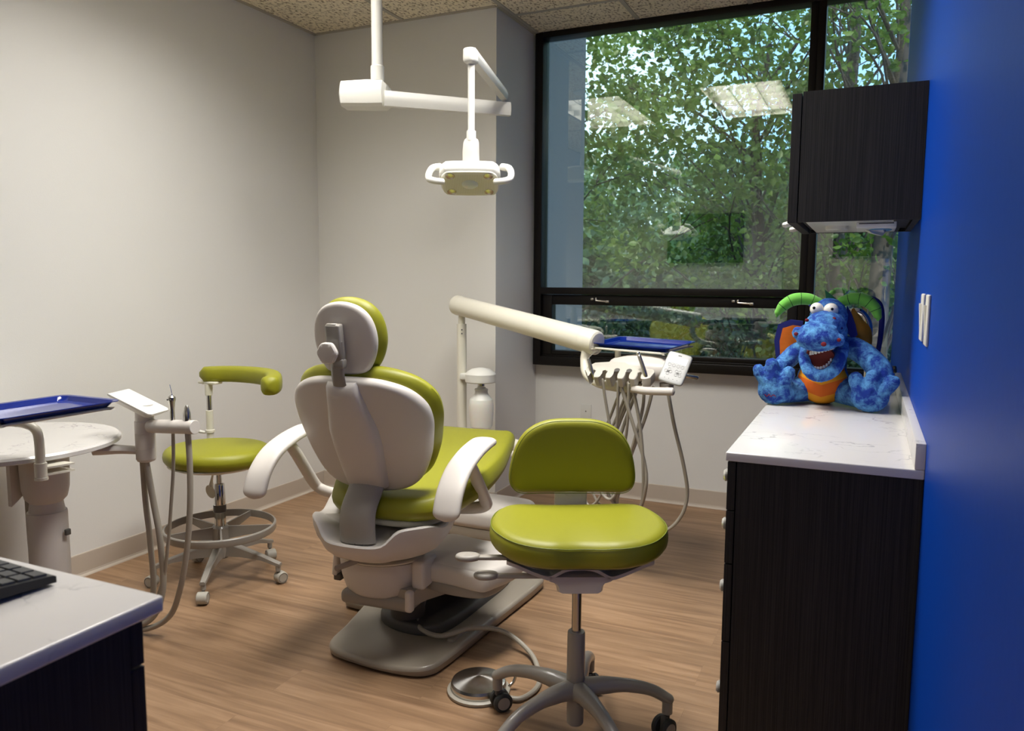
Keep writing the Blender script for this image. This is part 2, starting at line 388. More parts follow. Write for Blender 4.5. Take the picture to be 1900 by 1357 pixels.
# window: dark aluminium frame, fixed upper light, lower hopper sash, side light
win = bpy.data.objects.new('window_1', None); COL.objects.link(win); struct(win)
x0, x1, zt, zb = -1.872, XB, 2.776, .797
f = B()
f.bx(x0, -1.822, YF, 4.50, zb, zt, .003); f.bx(-1.822, x1, YF, 4.50, 2.742, zt, .003)
f.bx(-.338, -.300, YF+.012, 4.50, zb, 2.742, .003); f.bx(-.300, -.262, YF, 4.50, zb, 2.742, .003)
f.bx(-1.822, -.338, YF, 4.50, 1.232, 1.274, .003)
f.bx(-1.822, x1, YF-.004, 4.50, zb, .852, .003)
f.bx(-1.822, x1, YF+.02, 4.50, .848, .862, .002)
f.build('window_frame', 'frame', win)
s_ = B()
sx0, sx1, sz0, sz1 = -1.820, -.340, .862, 1.230
s_.bx(sx0, -1.757, YF+.022, 4.49, sz0, sz1, .004); s_.bx(-.392, sx1, YF+.022, 4.49, sz0, sz1, .004)
s_.bx(-1.757, -.392, YF+.022, 4.49, 1.170, sz1, .004); s_.bx(-1.757, -.392, YF+.022, 4.49, sz0, .888, .004)
sash = s_.build('hopper_sash', 'frame', win)
for lx in (-1.44, -.62):
    q = B(); q.box((lx-.03, YF+.014, 1.206), (.014, .018, .020), .004); q.box((lx-.055, YF+.016, 1.206), (.02, .012, .014), .003)
    q.tube([(lx-.03, YF+.006, 1.198), (lx+.01, YF+.004, 1.195), (lx+.055, YF-.004, 1.193)], [.005, .006, .007], 8); q.box((lx+.045, YF-.004, 1.193), (.024, .012, .016), .004)
    q.build('window_latch', 'steel', sash)
B().bx(-1.822, -.338, 4.456, 4.462, 1.270, 2.745).build('upper_pane', 'glass', win, smooth=False)
B().bx(-1.76, -.39, 4.456, 4.462, .885, 1.173).build('lower_pane', 'glass', sash, smooth=False)
win2 = bpy.data.objects.new('window_2', None); COL.objects.link(win2); struct(win2)
B().bx(-.263, XB, 4.456, 4.462, .855, 2.745).build('side_pane', 'glass', win2, smooth=False)
# recessed troffers
for i, (tx, ty) in enumerate(TROFFERS):
    t = thing('ceiling_light', ['recessed louvred ceiling fixture nearer the blue wall', 'recessed louvred ceiling fixture nearer the white left wall'][i], 'ceiling light', (tx, ty, ZC))
    h = B(); a, c = .305, .61
    for x_ in (-a, a-.006): h.bx(x_, x_+.006, -c, c, 0, .12)
    for y_ in (-c, c-.006): h.bx(-a, a, y_, y_+.006, 0, .12)
    h.bx(-a, a, -c, c, .12, .126); h.build('housing', 'white', t, smooth=False)
    B().bx(-a+.03, a-.03, -c+.03, c-.03, .105, .112).build('lens', 'lens', t, smooth=False)
    g = B()
    for k in range(1, 3): g.bx(-a+k*.2033-.002, -a+k*.2033+.002, -c+.006, c-.006, .004, .05)
    for k in range(1, 6): g.bx(-a+.006, a-.006, -c+k*.2033-.002, -c+k*.2033+.002, .004, .05)
    g.build('louvre', 'tile_grey', t, smooth=False)
# plates on walls
o = thing('wall_outlet', 'small white blank outlet plate on the wall under the window', 'outlet', (-1.548, YW, .502))
B().bx(-.035, .035, -.006, 0, -.057, .057, .003).build('plate', 'white', o); B().cyl((0, -.008, .012), (0, -.005, .012), .004, 10).build('screw', 'steel', o)
# ---------------------------------------------------------------- outdoors
GZ = -3.2
struct(B().bx(-60, 60, 4.9, 90, GZ-.1, GZ).build('ground', 'grass', smooth=False))
fin = B(); fin.bx(-3.2, -1.872, 4.60, 5.31, GZ, 4.2, .01)
tag(fin.build('concrete_fin', 'concrete', smooth=False), 'pale grey concrete fin standing outside the left edge of the window', 'wall fin')
wl = B(); wl.bx(-12, 8, 4.52, 4.60, GZ, .78); wl.bx(-12, 8, 4.52, 4.60, 2.80, 4.2); wl.bx(.26, 8, 4.50, 4.60, GZ, 4.2); wl.bx(-12, -3.2, 4.52, 4.60, GZ, 4.2)
struct(wl.build('wall_exterior', 'concrete', smooth=False))
def leaves_mesh(name, P, size, m, parent, rng, droop=.5):
    """one foliage mesh: every leaf a small folded pointed blade"""
    n = len(P)
    sz = size*(.65+.7*rng.random(n))
    d = rng.normal(size=(n, 3)); d[:, 2] = d[:, 2]*.6-droop; d /= np.linalg.norm(d, axis=1)[:, None]
    q = rng.normal(size=(n, 3)); w = np.cross(d, q); w /= np.linalg.norm(w, axis=1)[:, None]; nn = np.cross(d, w)
    tpl = [(0, 0, 0), (.30, .30, .07), (.62, .30, .07), (1, 0, -.05), (.62, -.30, .07), (.30, -.30, .07)]
    vs = np.zeros((n, 6, 3))
    for k, (a, b, c) in enumerate(tpl): vs[:, k] = P+(d*a+w*b*.95+nn*c)*sz[:, None]
    me = bpy.data.meshes.new(name); me.vertices.add(n*6); me.vertices.foreach_set('co', vs.reshape(-1))
    idx = np.arange(n)[:, None]*6
    loops = np.concatenate([idx+np.array([[0, 1, 2, 3]]), idx+np.array([[0, 3, 4, 5]])], axis=1).reshape(-1)
    me.loops.add(n*8); me.loops.foreach_set('vertex_index', loops.astype(np.int32))
    me.polygons.add(n*2); me.polygons.foreach_set('loop_start', np.arange(n*2, dtype=np.int32)*4)
    me.update(); me.validate(); me.materials.append(M[m])
    o = bpy.data.objects.new(name, me); COL.objects.link(o); o.parent = parent; return o
def tree(name, label, x, y, top, rad, cz, ncl, nper, size, seed, trunk_r=.12, m='leaf', bark='branch', spread=.5, xs=1, group=None, lean=0):
    rng = np.random.default_rng(seed); t = thing(name, label, 'tree', (x, y, GZ)); H = top-GZ
    if group: t['group'] = group
    b = B(); wob = [(rng.normal()*.08*k/6+lean*k/6, rng.normal()*.08*k/6, H*.86*k/6) for k in range(7)]
    b.tube(wob, [trunk_r*1.15, trunk_r, trunk_r*.8, trunk_r*.3], 12, n=30)
    C_ = []
    for k in range(ncl):
        v = rng.normal(size=3); v /= np.linalg.norm(v); v *= rng.random()**.4
        C_.append((v[0]*rad*xs, v[1]*rad, (cz-GZ)+v[2]*(top-cz)))
    for k, c in enumerate(C_):
        if k % 3 == 0 or ncl < 60:
            z0 = max(.6, min(H*.84, c[2]-.9-rng.random()*1.2)); f_ = z0/(H*.86)*6; j = min(5, int(f_)); a0 = V(*wob[j]).lerp(V(*wob[j+1]), f_-j)
            mid = a0.lerp(V(*c), .5)+V(rng.normal()*.15, rng.normal()*.15, .12+rng.random()*.15)
            b.tube([a0, mid, c], [.018, .011, .004], 6, n=8)
            for w_ in range(2):
                e = V(*c)+V(*(rng.normal(size=3)*.35)); b.tube([mid.lerp(V(*c), .6), V(*c).lerp(e, .5)+V(0, 0, .05), e], [.008, .003], 5, n=5)
    b.build('trunk', bark, t)
    P = np.concatenate([np.array(c)+rng.normal(size=(nper, 3))*np.array([spread, spread, spread*.55]) for c in C_])
    leaves_mesh('foliage', P, size, m, t, rng); return t
tree('birch_tree', 'leafy birch outside with a mottled trunk, nearer the blue wall edge of the side pane', .17, 8.3, 6.0, 1.4, 3.6, 30, 170, .075, 3, .115, 'leaf', 'bark')
tree('birch_tree', 'leafy birch outside with a slimmer mottled trunk just right of the mullion', -.29, 9.6, 6.6, 1.6, 4.0, 30, 170, .075, 4, .105, 'leaf', 'bark')
tree('broadleaf_tree', 'nearest broadleaf tree outside, its dark branches reaching across the large pane from the left', -3.9, 8.2, 5.4, 2.9, 3.1, 72, 240, .078, 5, .14, 'leaf', 'branch', .25, 1.0)
tree('broadleaf_tree', 'broadleaf tree with thin branches behind the middle of the large pane', -1.3, 10.6, 5.6, 2.4, 3.1, 52, 220, .088, 9, .10, 'leaf', 'branch', .28)
BG = [(-9.5, 17, 4.2, 3.4, 1.0), (-6.4, 19, 4.6, 3.4, 1.2), (-3.6, 18, 4.3, 3.0, 1.0), (-.9, 20, 4.9, 3.4, 1.4), (1.9, 19, 4.8, 3.2, 1.2), (-8.0, 25, 5.0, 4.4, 1.2), (-2.6, 26, 5.2, 4.6, 1.2), (2.8, 27, 5.2, 4.6, 1.2), (-5.2, 13.5, .9, 2.2, -1.0), (-2.2, 14, 1.0, 2.4, -1.0), (.9, 14, .9, 2.2, -1.0)]
for i, (x, y, tp, rd, cz) in enumerate(BG):
    tree('distant_tree', ['distant green tree in the woods beyond the window', 'taller distant tree at the back of the woods', 'low bushy young tree in front of the woods'][0 if i < 5 else 1 if i < 8 else 2],
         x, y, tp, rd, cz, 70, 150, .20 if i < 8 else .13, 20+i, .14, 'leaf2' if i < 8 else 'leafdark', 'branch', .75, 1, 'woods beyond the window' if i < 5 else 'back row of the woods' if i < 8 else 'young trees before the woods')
for i, x in enumerate((-2.9, -1.9, -1.0)):  # shrubs added so the lower pane has a dark backing
    tree('shrub', 'dark shrub added outside to darken the view behind the hopper sash', x, 7.4+.3*(i % 2), 1.02, .75, -.9, 46, 170, .07, 60+i, .05, 'leafdark', 'branch', .28, 1, 'added dark shrubs under the hopper sash')
# ---------------------------------------------------------------- operator stools
def prism(b, outline, z0, z1, mtx=None):
    X = mtx or Matrix(); return b.loft([[X @ V(x, y, z0) for x, y in outline], [X @ V(x, y, z1) for x, y in outline]])
# --- front stool: backrest to the window, seat facing the camera
SA = (-.705, 1.99, 0); RA = math.radians(205.5)
t = thing('operator_stool', 'lime green low-back stool on glossy grey five-arm base, nearest the camera', 'stool', SA, RA)
out = [(0, .180), (.09, .198), (.18, .165), (.235, .08), (.246, -.02), (.222, -.12), (.17, -.172), (.06, -.185), (-.06, -.190), (-.17, -.180), (-.222, -.125), (-.246, -.02), (-.235, .08), (-.18, .165), (-.09, .198)]
def seatfn(p):
    d = math.hypot(p.x, p.y)
    return V(p.x, p.y, p.z+.010*min(1, abs(p.x)/.22)**2-.006*max(0, 1-((p.x/.07)**2))*max(0, (p.y-.05)/.14)-.012*max(0, (p.y-.11)/.09)**2*0)
B().pad(out, .568, .642, .030, crown=.010, n=96, fn=seatfn).build('seat', 'green', t, angle=60)
st = smooth_closed(out, 96); c_ = sum(st, Vector())/96
sd = B(); pts = [seatfn(c_+(q-c_)*.985+V(0, 0, .629)) for q in st]; sd.tube(pts+[pts[0]], .0016, 6); sd.build('seat_seam', 'stitch', [o for o in COL.objects if o.name.startswith('seat')][-1])
# seat pan and carriage
pn = B(); pn.pad([(0, .13), (.13, .12), (.19, .02), (.17, -.10), (0, -.14), (-.17, -.10), (-.19, .02), (-.13, .12)], .549, .572, .007); pn.build('seat_pan', 'black', t)
cr_ = B()
wg = [(-.200, .552), (-.165, .538), (-.120, .518), (-.085, .508), (-.060, .520), (-.035, .532), (0, .535), (.035, .532), (.060, .520), (.085, .508), (.120, .518), (.165, .538), (.200, .552)]
wt_ = smooth_open([(x, 0, z) for x, z in wg], 48)
def wsec(y, dz): return [V(p.x, y, p.z+.004+dz) for p in wt_]+[V(p.x, y, p.z-.006+dz) for p in wt_[::-1]]
cr_.loft([wsec(-.10, .006), wsec(-.02, .003), wsec(.06, 0), wsec(.082, .002)])
cr_.loft([[V(x*k, y, z) for x, y in ((-1, -.085), (1, -.085), (1, .070), (.9, .082), (-.9, .082), (-1, .070))] for z, k in ((.466, .052), (.470, .062), (.484, .064), (.494, .072), (.500, .092), (.512, .092))])
cr_.box((0, -.13, .535), (.09, .10, .022), .006)
cr_.build('seat_carriage', 'shell', t, angle=40)
# paddles (image left = +x)
for (z, y, x0, x1) in ((.558, .055, .16, .305), (.506, .055, .10, .255)):
    pd = B(); pd.box(((x0+x1)/2-.01, y, z), (x1-x0-.02, .022, .011), .004, mtx=Matrix())
    pd.pad([(x1+.035, y), (x1+.022, y+.020), (x1-.005, y+.024), (x1-.028, y+.014), (x1-.034, y), (x1-.028, y-.014), (x1-.005, y-.024), (x1+.022, y-.020)], z-.007, z+.010, .008, crown=.002, n=32)
    pd.build('adjustment_paddle', 'grey', t, label='grey flat paddle lever')
# backrest
bo = [(0, .118), (.08, .113), (.138, .085), (.172, .035), (.190, -.035), (.188, -.085), (.160, -.112), (.09, -.117), (0, -.119), (-.09, -.117), (-.160, -.112), (-.188, -.085), (-.190, -.035), (-.172, .035), (-.138, .085), (-.08, .113)]
def bfn(p): return V(p.x, -.232+.16*(p.y+.12)-p.z+.9*p.x*p.x, .780+p.y)
bk = B().pad(bo, -.035, .020, .026, crown=.006, n=96, fn=lambda p: bfn(V(p.x, p.y, -p.z))); bk = bk.build('backrest', 'green', t, angle=60)
ss = smooth_closed(bo, 96); pts = [bfn(q*.972+V(0, 0, -.0215)) for q in ss]
B().tube(pts+[pts[0]], .0013, 6).build('backrest_seam', 'stitch', bk)
sp = B(); sp.box((0, -.232, .63), (.100, .014, .12), .005); sp.tube([(0, -.10, .535), (0, -.20, .533), (0, -.246, .57), (0, -.236, .68)], .016, 12, n=16, sx=2.4); sp.build('back_support', 'cream', t)
# column
B().cyl((0, 0, .30), (0, 0, .50), .0135).build('gas_lift', 'steel', t)
cl = B(); cl.lathe([(.014, .322), (.0235, .322), (.025, .318), (.0265, .17), (.0255, .165), (.024, .050), (.021, .046)]); cl.build('column', 'cast', t)
for k in range(5):
    a = math.radians(28+72*k)-RA; ca, sa = math.cos(a), math.sin(a)
    lg = B(); P = lambda r_, z: V(ca*r_, sa*r_, z)
    lg.tube([P(.012, .150), P(.07, .158), (P(.15, .156)), P(.22, .140), P(.268, .112), P(.276, .106)], [.030, .025, .019, .017, .016, .013], 14, n=22, sx=1.05, capr=.6)
    lg.cyl(P(.268, .105), P(.268, .068), .0155, 14)
    leg = lg.build('base_arm', 'cast', t)
    h = math.radians([35, 110, 200, 300, 80][k])
    d = V(math.cos(h), math.sin(h), 0); n_ = V(-d.y, d.x, 0); c0 = P(.268, .030)+d*.012
    ct = bpy.data.objects.new('caster', None); COL.objects.link(ct); ct.parent = t
    hb = B(); hb.box(c0+V(0, 0, .012), (.018, .018, .046), .005, mtx=Matrix.Rotation(h, 4, 'Z')); hb.cyl(P(.268, .050), P(.268, .07), .008, 10); hb.build('caster_fork', 'darkgrey', ct)
    for s_ in (-1, 1):
        w = B(); w.lathe([(.006, 0), (.026, 0), (.030, .004), (.030, .013), (.026, .017), (.0215, .0185), (.020, .0165), (.004, .0165)], c0+n_*s_*.008, 28, (n_*s_).to_track_quat('Z', 'Y').to_matrix().to_4x4()); w.build('wheel', 'rubber', ct)
        w = B(); w.lathe([(.001, .0165), (.0195, .0165), (.0195, .0185), (.001, .0195)], c0+n_*s_*.008, 24, (n_*s_).to_track_quat('Z', 'Y').to_matrix().to_4x4()); w.build('hub_cap', 'grey', ct)
# --- assistant stool with foot ring and swinging body arm
SB = (-2.529, 2.467, 0)
t = thing('assistant_stool', 'lime green round-seated stool with grey foot ring and curved body support, by left wall', 'stool', SB)
B().pad([(.232*math.cos(a*PI/8), .212*math.sin(a*PI/8)) for a in range(16)], .520, .592, .034, crown=.010, n=80).build('seat', 'green', t, angle=60)
st = [V(.230*math.cos(a*PI/32), .210*math.sin(a*PI/32), .566) for a in range(64)]
B().lathe([(.02, .500), (.06, .495), (.17, .505), (.205, .520), (.200, .524)], seg=40).build('seat_pan', 'cream', t)
m_ = B(); m_.lathe([(.012, .465), (.030, .470), (.046, .486), (.052, .504)]); m_.build('seat_mount', 'cream', t)
lv = B(); lv.tube([(.01, -.035, .49), (.018, -.055, .465), (.028, -.072, .428)], [.006, .009, .02], 10, n=10, sx=.35); lv.pad([(.035*math.cos(a*PI/6)*.75, .030*math.sin(a*PI/6)) for a in range(12)], -.003, .003, .002, fn=lambda p: V(.030+p.x, -.078-.2*p.y, .412+p.y)); lv.build('height_lever', 'cream', t)
B().cyl((0, 0, .40), (0, 0, .475), .0125).build('gas_lift', 'chrome', t)
cc = B(); cc.lathe([(.013, .428), (.022, .426), (.024, .42), (.024, .335), (.0265, .334), (.0265, .300), (.024, .299), (.024, .235), (.0, .235)]); cc.build('column', 'chrome', t)
B().lathe([(.0270, .333), (.0272, .302), (.0255, .301), (.0255, .334)]).build('column_collar', 'darkgrey', t)
rg = B(); R_ = .228
rg.lathe([(R_-.004, .212), (R_+.004, .212), (R_+.006, .216), (R_+.006, .240), (R_+.003, .244), (R_-.003, .244), (R_-.004, .240), (R_-.004, .212)], seg=64)
for k in range(5):
    a = math.radians(100+72*k); X = Matrix.Rotation(a, 4, 'Z')
    rg.loft([[X @ V(.02, s*.004, z) for s, z in ((-1, .178), (1, .178), (1, .236), (-1, .236))], [X @ V(R_-.002, s*.004, z) for s, z in ((-1, .216), (1, .216), (1, .240), (-1, .240))]])
rg.lathe([(.026, .170), (.036, .172), (.036, .232), (.030, .240), (.026, .240)])
rg.build('foot_ring', 'cast', t)
hu = B(); hu.lathe([(.028, .095), (.034, .10), (.040, .135), (.040, .168), (.026, .175)]); hu.build('hub', 'cast', t)
for k in range(5):
    a = math.radians(12+72*k); X = Matrix.Rotation(a, 4, 'Z'); lg = B()
    def sec(r_, w, z0, z1): return [X @ V(r_, -w, z0), X @ V(r_, w, z0), X @ V(r_, w, z1-.004), X @ V(r_, w-.004, z1), X @ V(r_, -w+.004, z1), X @ V(r_, -w, z1-.004)]
    lg.loft([sec(.025, .018, .105, .168), sec(.10, .016, .108, .150), (sec(.20, .013, .100, .122)), sec(.262, .012, .082, .100), sec(.285, .011, .080, .093)])
    lg.cyl(X @ V(.272, 0, .092), X @ V(.272, 0, .056), .011, 12)
    lg.build('base_arm', 'cast', t)
    h = math.radians([70, -30, -100, 190, -62][k]); d = V(math.cos(h), math.sin(h), 0); n_ = V(-d.y, d.x, 0); c0 = X @ V(.272, 0, .0265)+d*.012
    ct = bpy.data.objects.new('caster', None); COL.objects.link(ct); ct.parent = t
    q = (n_).to_track_quat('Z', 'Y').to_matrix().to_4x4()
    w = B(); w.lathe([(.003, -.021), (.0225, -.021), (.025, -.018), (.0262, 0), (.025, .018), (.0225, .021), (.003, .021)], c0, 28, q); w.build('wheel', mat('caster_hood_grey', S(176, 172, 160), .45) if 'hood' not in M else M['hood'], ct)
    M['hood'] = bpy.data.materials['caster_hood_grey']
    for s_ in (-1, 1):
        w = B(); w.lathe([(.0185, .0213), (.0205, .0216), (.0205, .0205), (.0185, .0205), (.0185, .0213)], c0, 24, (n_*s_).to_track_quat('Z', 'Y').to_matrix().to_4x4()); w.build('wheel_ring', 'darkgrey', ct)
    B().cyl(X @ V(.272, 0, .045), X @ V(.272, 0, .060), .006, 10).build('stem', 'darkgrey', ct)
# curved body support
PX, PY = -.232, .185
sp = B(); sp.tube([(0, .05, .498), (-.13, .15, .495), (PX+.02, PY-.01, .505), (PX, PY, .53), (PX, PY, .60)], .016, 12, n=16); sp.cyl((PX, PY, .56), (PX, PY, .705), .0165); sp.lathe([(.0165, .598), (.021, .600), (.021, .612), (.0165, .614)], (PX, PY, 0)); sp.build('support_sleeve', 'cream', t)
B().cyl((PX, PY, .70), (PX, PY, .785), .0125).build('support_rod', 'chrome', t)
sp = B(); sp.cyl((PX, PY, .775), (PX, PY, .828), .0175); sp.box((PX, PY+.01, .834), (.105, .05, .012), .004); sp.cyl((PX-.03, PY-.004, .825), (PX-.03, PY-.004, .835), .004, 8); sp.cyl((PX+.03, PY-.004, .825), (PX+.03, PY-.004, .835), .004, 8); sp.build('support_bracket', 'cream', t)
kn = B(); kn.tube([(PX-.018, PY-.012, .60), (PX-.04, PY-.03, .607), (PX-.05, PY-.04, .628)], [.006, .008, .010], 8, n=8, capr=.5); kn.build('support_knob', 'white', t)
pa = smooth_open([(-.275, .175, .871), (-.15, .235, .874), (.0, .245, .874), (.13, .20, .872), (.235, .095, .869), (.275, .015, .866)], 30)
rr = B(); rings = []
for i, p in enumerate(pa):
    d = (pa[min(i+1, 30)]-pa[max(i-1, 0)]).normalized(); n_ = V(-d.y, d.x, 0); f_ = i/30
    w = (.036+.006*max(0, (f_-.78)/.22))*math.sqrt(max(.02, min(1, min(f_, 1-f_)/.055))); hh = (.036+.004*f_)*math.sqrt(max(.10, min(1, min(f_, 1-f_)/.035)))
    ring = []
    for k in range(20):
        a = 2*PI*k/20; ca, sa = math.cos(a), math.sin(a); se = lambda v: math.copysign(abs(v)**.62, v)
        ring.append(p+n_*w*se(ca)+V(0, 0, hh*se(sa)))
    rings.append(ring)
rr.loft(rings).build('body_support', 'green', t, angle=60)
# ---------------------------------------------------------------- patient chair
CH = (-1.503, 2.198, 0); RC = math.radians(5)
chair = thing('dental_chair', 'reclining patient chair with lime green upholstery and pale grey back shell', 'dental chair', CH, RC)
CI = (Matrix.Translation(CH) @ Matrix.Rotation(RC, 4, 'Z')).inverted()
# base cover on the floor (world aligned)
def basefn(p):
    e = max(abs(p.x+1.47)/.24, 0); g = min(1, max(0, (p.y-2.1)/.9))
    return V(p.x, p.y, p.z+(.012*min(1.4, e)**2+.020*math.exp(-((p.x+1.28)/.035)**2)*g+.020*math.exp(-((p.x+1.62)/.035)**2)*g if p.z > .012 else 0))
bp_ = [(-1.66, 2.098), (-1.52, 2.062), (-1.36, 2.062), (-1.26, 2.098), (-1.232, 2.20), (-1.215, 2.55), (-1.197, 2.90), (-1.215, 2.985), (-1.30, 3.02), (-1.50, 3.03), (-1.72, 3.02), (-1.80, 2.96), (-1.79, 2.70), (-1.745, 2.45), (-1.70, 2.25)]
b = B(CI); b.pad(bp_, .004, .034, .016, n=120, rings=8, fn=basefn); b.pad([(-1.86, 2.46), (-1.80, 2.43), (-1.66, 2.45), (-1.62, 2.6), (-1.66, 2.78), (-1.80, 2.80), (-1.87, 2.76), (-1.885, 2.6)], .004, .042, .016, n=48)
b.box((-1.275, 2.33, .045), (.03, .11, .022), .008); b.box((-1.24, 2.56, .034), (.04, .09, .03), .012)
b.build('base_cover', 'basegrey', chair, angle=50)
b = B(CI); b.pad([(-1.60, 2.33), (-1.36, 2.31), (-1.31, 2.6), (-1.34, 2.92), (-1.64, 2.92), (-1.66, 2.6)], .03, .075, .015, n=48); b.lathe([(.06, .04), (.065, .09), (.05, .20), (.06, .25)], (-1.50, 2.36, 0)); b.build('pedestal', 'darkgrey', chair)
b = B(CI)
b.loft([[V(x, y, z) for x, z in ((-1.62, z0), (-1.36, z0), (-1.36, z1), (-1.62, z1))] for y, z0, z1 in ((2.90, .07, .16), (2.75, .08, .20), (2.45, .15, .25), (2.26, .19, .26), (2.18, .20, .25))]).build('lift_arm', 'grey', chair, smooth=False)
# utility cover box on the right of the lift
b = B(CI)
rf = [(-1.45, 2.35), (-1.45, 2.30), (-1.40, 2.275), (-1.26, 2.262), (-1.14, 2.252), (-1.10, 2.285), (-1.07, 2.40), (-1.09, 2.50), (-1.16, 2.535), (-1.30, 2.55), (-1.42, 2.56), (-1.46, 2.48)]
b.pad([(x, y) for x, y in rf], .262, .338, .022, crown=.006, n=80); b.build('utility_cover', 'shell', chair, angle=45)
b = B(CI); b.pad([(-1.44, 2.30), (-1.40, 2.262), (-1.26, 2.250), (-1.15, 2.240), (-1.115, 2.262), (-1.12, 2.31), (-1.26, 2.335), (-1.43, 2.35)], .258, .328, .020, crown=.004, n=60); b.build('front_cover', 'shell', chair, angle=45)
b = B(CI); b.pad([(-1.40, 2.29), (-1.15, 2.275), (-1.15, 2.50), (-1.40, 2.53)], .225, .262, .01, n=40); b.cyl((-1.43, 2.31, .245), (-1.20, 2.285, .245), .022); b.build('cover_bracket', 'grey', chair)
# swivel housing
def ering(cu, cv, ru, rv, z, n=56, pw=1.0):
    return [V(cu+ru*math.copysign(abs(math.cos(2*PI*i/n))**pw, math.cos(2*PI*i/n)), cv+rv*math.copysign(abs(math.sin(2*PI*i/n))**pw, math.sin(2*PI*i/n)), z) for i in range(n)]
b = B(); b.loft([ering(-.025, .08, a_, a_*.95, z) for a_, z in ((.10, .205), (.135, .212), (.148, .225), (.162, .27), (.168, .325), (.166, .336), (.15, .340))]); b.box((.145, .04, .30), (.05, .11, .10), .012); b.box((.135, -.055, .225), (.028, .03, .075), .01)
b.build('swivel_housing', 'shell', chair, angle=40)
b = B(); b.box((-.01, .08, .195), (.28, .24, .05), .018); b.build('lower_skirt', 'grey', chair)
b = B(); b.box((-.205, .07, .29), (.022, .10, .10), .008, mtx=rot('Y', 6)); b.build('side_bracket', 'shell', chair); B().box((-.20, .07, .235), (.03, .09, .025), .004).build('side_foot', 'darkgrey', chair)
b = B(); b.loft([ering(-.02, .06, a_, a_*.95, z) for a_, z in ((.12, .337), (.15, .340), (.162, .345), (.163, .349), (.15, .352), (.12, .353))]); b.build('swivel_ring', 'cream', chair)
b = B(); b.tube([(-.03, -.07, .362), (-.06, -.105, .352), (-.10, -.135, .338)], [.012, .011, .010], 12, n=8, sx=.5, capr=.6); b.build('swivel_brake', 'grey', chair)
b = B(); b.loft([ering(-.02, .06, a_, a_*.95, z) for a_, z in ((.13, .350), (.14, .355), (.14, .372), (.13, .376))]); b.build('bearing', 'black', chair)
# seat yoke (bowl)
NB = 96
def yoke():
    cu, cv = .005, .015; b = B(); outer = []
    def rim(a):
        u_ = math.cos(a); v_ = math.sin(a)
        h = .500+.012*max(0, -v_)
        g = 1/(1+math.exp(-(abs(u_)-.50)/.05)) if v_ < -.2 else 1
        h = .452+(h-.452)*g if v_ < -.2 else h
        if v_ > -.25: h += .07*min(1, (v_+.25)/.8)*(1 if abs(u_) > .3 else .6)
        h -= .030*math.exp(-((v_+.05)/.22)**2)*(1 if abs(u_) > .5 else 0)
        return h
    R = []
    for t_, sc in ((0, .50), (.03, .58), (.12, .72), (.30, .85), (.55, .95), (.8, .99), (1, 1.0)):
        ring = []
        for i in range(NB):
            a = 2*PI*i/NB; h = rim(a); z = .372+(h-.372)*t_
            ru = (.245+.03*max(0, math.sin(a)))*sc; rv = (.235 if math.sin(a) < 0 else .26)*(sc if math.sin(a) < 0 else sc)
            ring.append(V(cu+ru*math.copysign(abs(math.cos(a))**.9, math.cos(a)), cv+rv*math.sin(a), z))
        R.append(ring)
    for d_, sc in ((.006, .985), (.008, .95), (.002, .88)):
        ring = []
        for i in range(NB):
            a = 2*PI*i/NB; h = rim(a)+(.004 if sc > .9 else -.002)
            ru = (.245+.03*max(0, math.sin(a)))*sc; rv = (.235 if math.sin(a) < 0 else .26)*sc
            ring.append(V(cu+ru*math.copysign(abs(math.cos(a))**.9, math.cos(a)), cv+rv*math.sin(a), h))
        R.append(ring)
    for sc in (.6, .3, .02):
        R.append([V(cu+.245*sc*math.cos(2*PI*i/NB), cv+.2*sc*math.sin(2*PI*i/NB), .460+.03*(sc == .6)*(1 if math.sin(2*PI*i/NB) > -.2 else -.3)) for i in range(NB)])
    b.loft(R); return b
yk = yoke().build('seat_yoke', 'shell', chair, angle=40)
b = B(); b.lathe([(.024, 0), (.0255, 0), (.0255, .0008), (.024, .0008), (.024, 0)], (.012, -.190, .4545), 32, Matrix.Scale(.45, 4, (0, 1, 0)))
b.tube([(-.002, -.191, .4555), (.004, -.187, .4555), (.009, -.193, .4555), (.015, -.187, .4555), (.024, -.190, .4555)], .0014, 6, n=16); b.build('yoke_emblem', 'darkgrey', yk, label='small dark oval emblem')
# armrests
for sd, u0 in ((1, .325), (-1, -.395)):
    path = smooth_open([(u0, .185, .752), (u0, .11, .748), (u0, .02, .733), (u0, -.07, .702), (u0, -.135, .650), (u0, -.168, .590), (u0, -.172, .560)], 34)
    b = B(); rings = []
    for i, p in enumerate(path):
        d = (path[min(i+1, 34)]-path[max(i-1, 0)]).normalized(); n_ = V(0, -d.z, d.y); f_ = i/34
        e = math.sqrt(max(.03, min(1, min(f_/.10, (1-f_)/.16)*1.0))); e = math.sqrt(max(.02, 1-(1-min(1, f_/.09))**2)) if f_ < .09 else math.sqrt(max(.02, 1-(1-min(1, (1-f_)/.17))**2)) if f_ > .83 else 1
        w = .046*e; h_ = (.0145)*(.45+.55*e)
        rings.append([p+V(w*math.copysign(abs(math.cos(2*PI*k/24))**.6, math.cos(2*PI*k/24)), 0, 0)+n_*h_*math.copysign(abs(math.sin(2*PI*k/24))**.75, math.sin(2*PI*k/24)) for k in range(24)])
    ar = b.loft(rings).build('armrest', 'shell', chair, angle=50)
    b = B(); b.tube([(u0-.01*sd, .02, .716), (u0-.008*sd, .07, .66), (u0-.004*sd, .165, .545), (u0-.012*sd, .190, .512), (u0-.05*sd, .19, .498), (u0-.13*sd, .17, .495)], .019, 14, n=40, sx=1.25, capr=.4); b.build('arm_support', 'shell', ar)
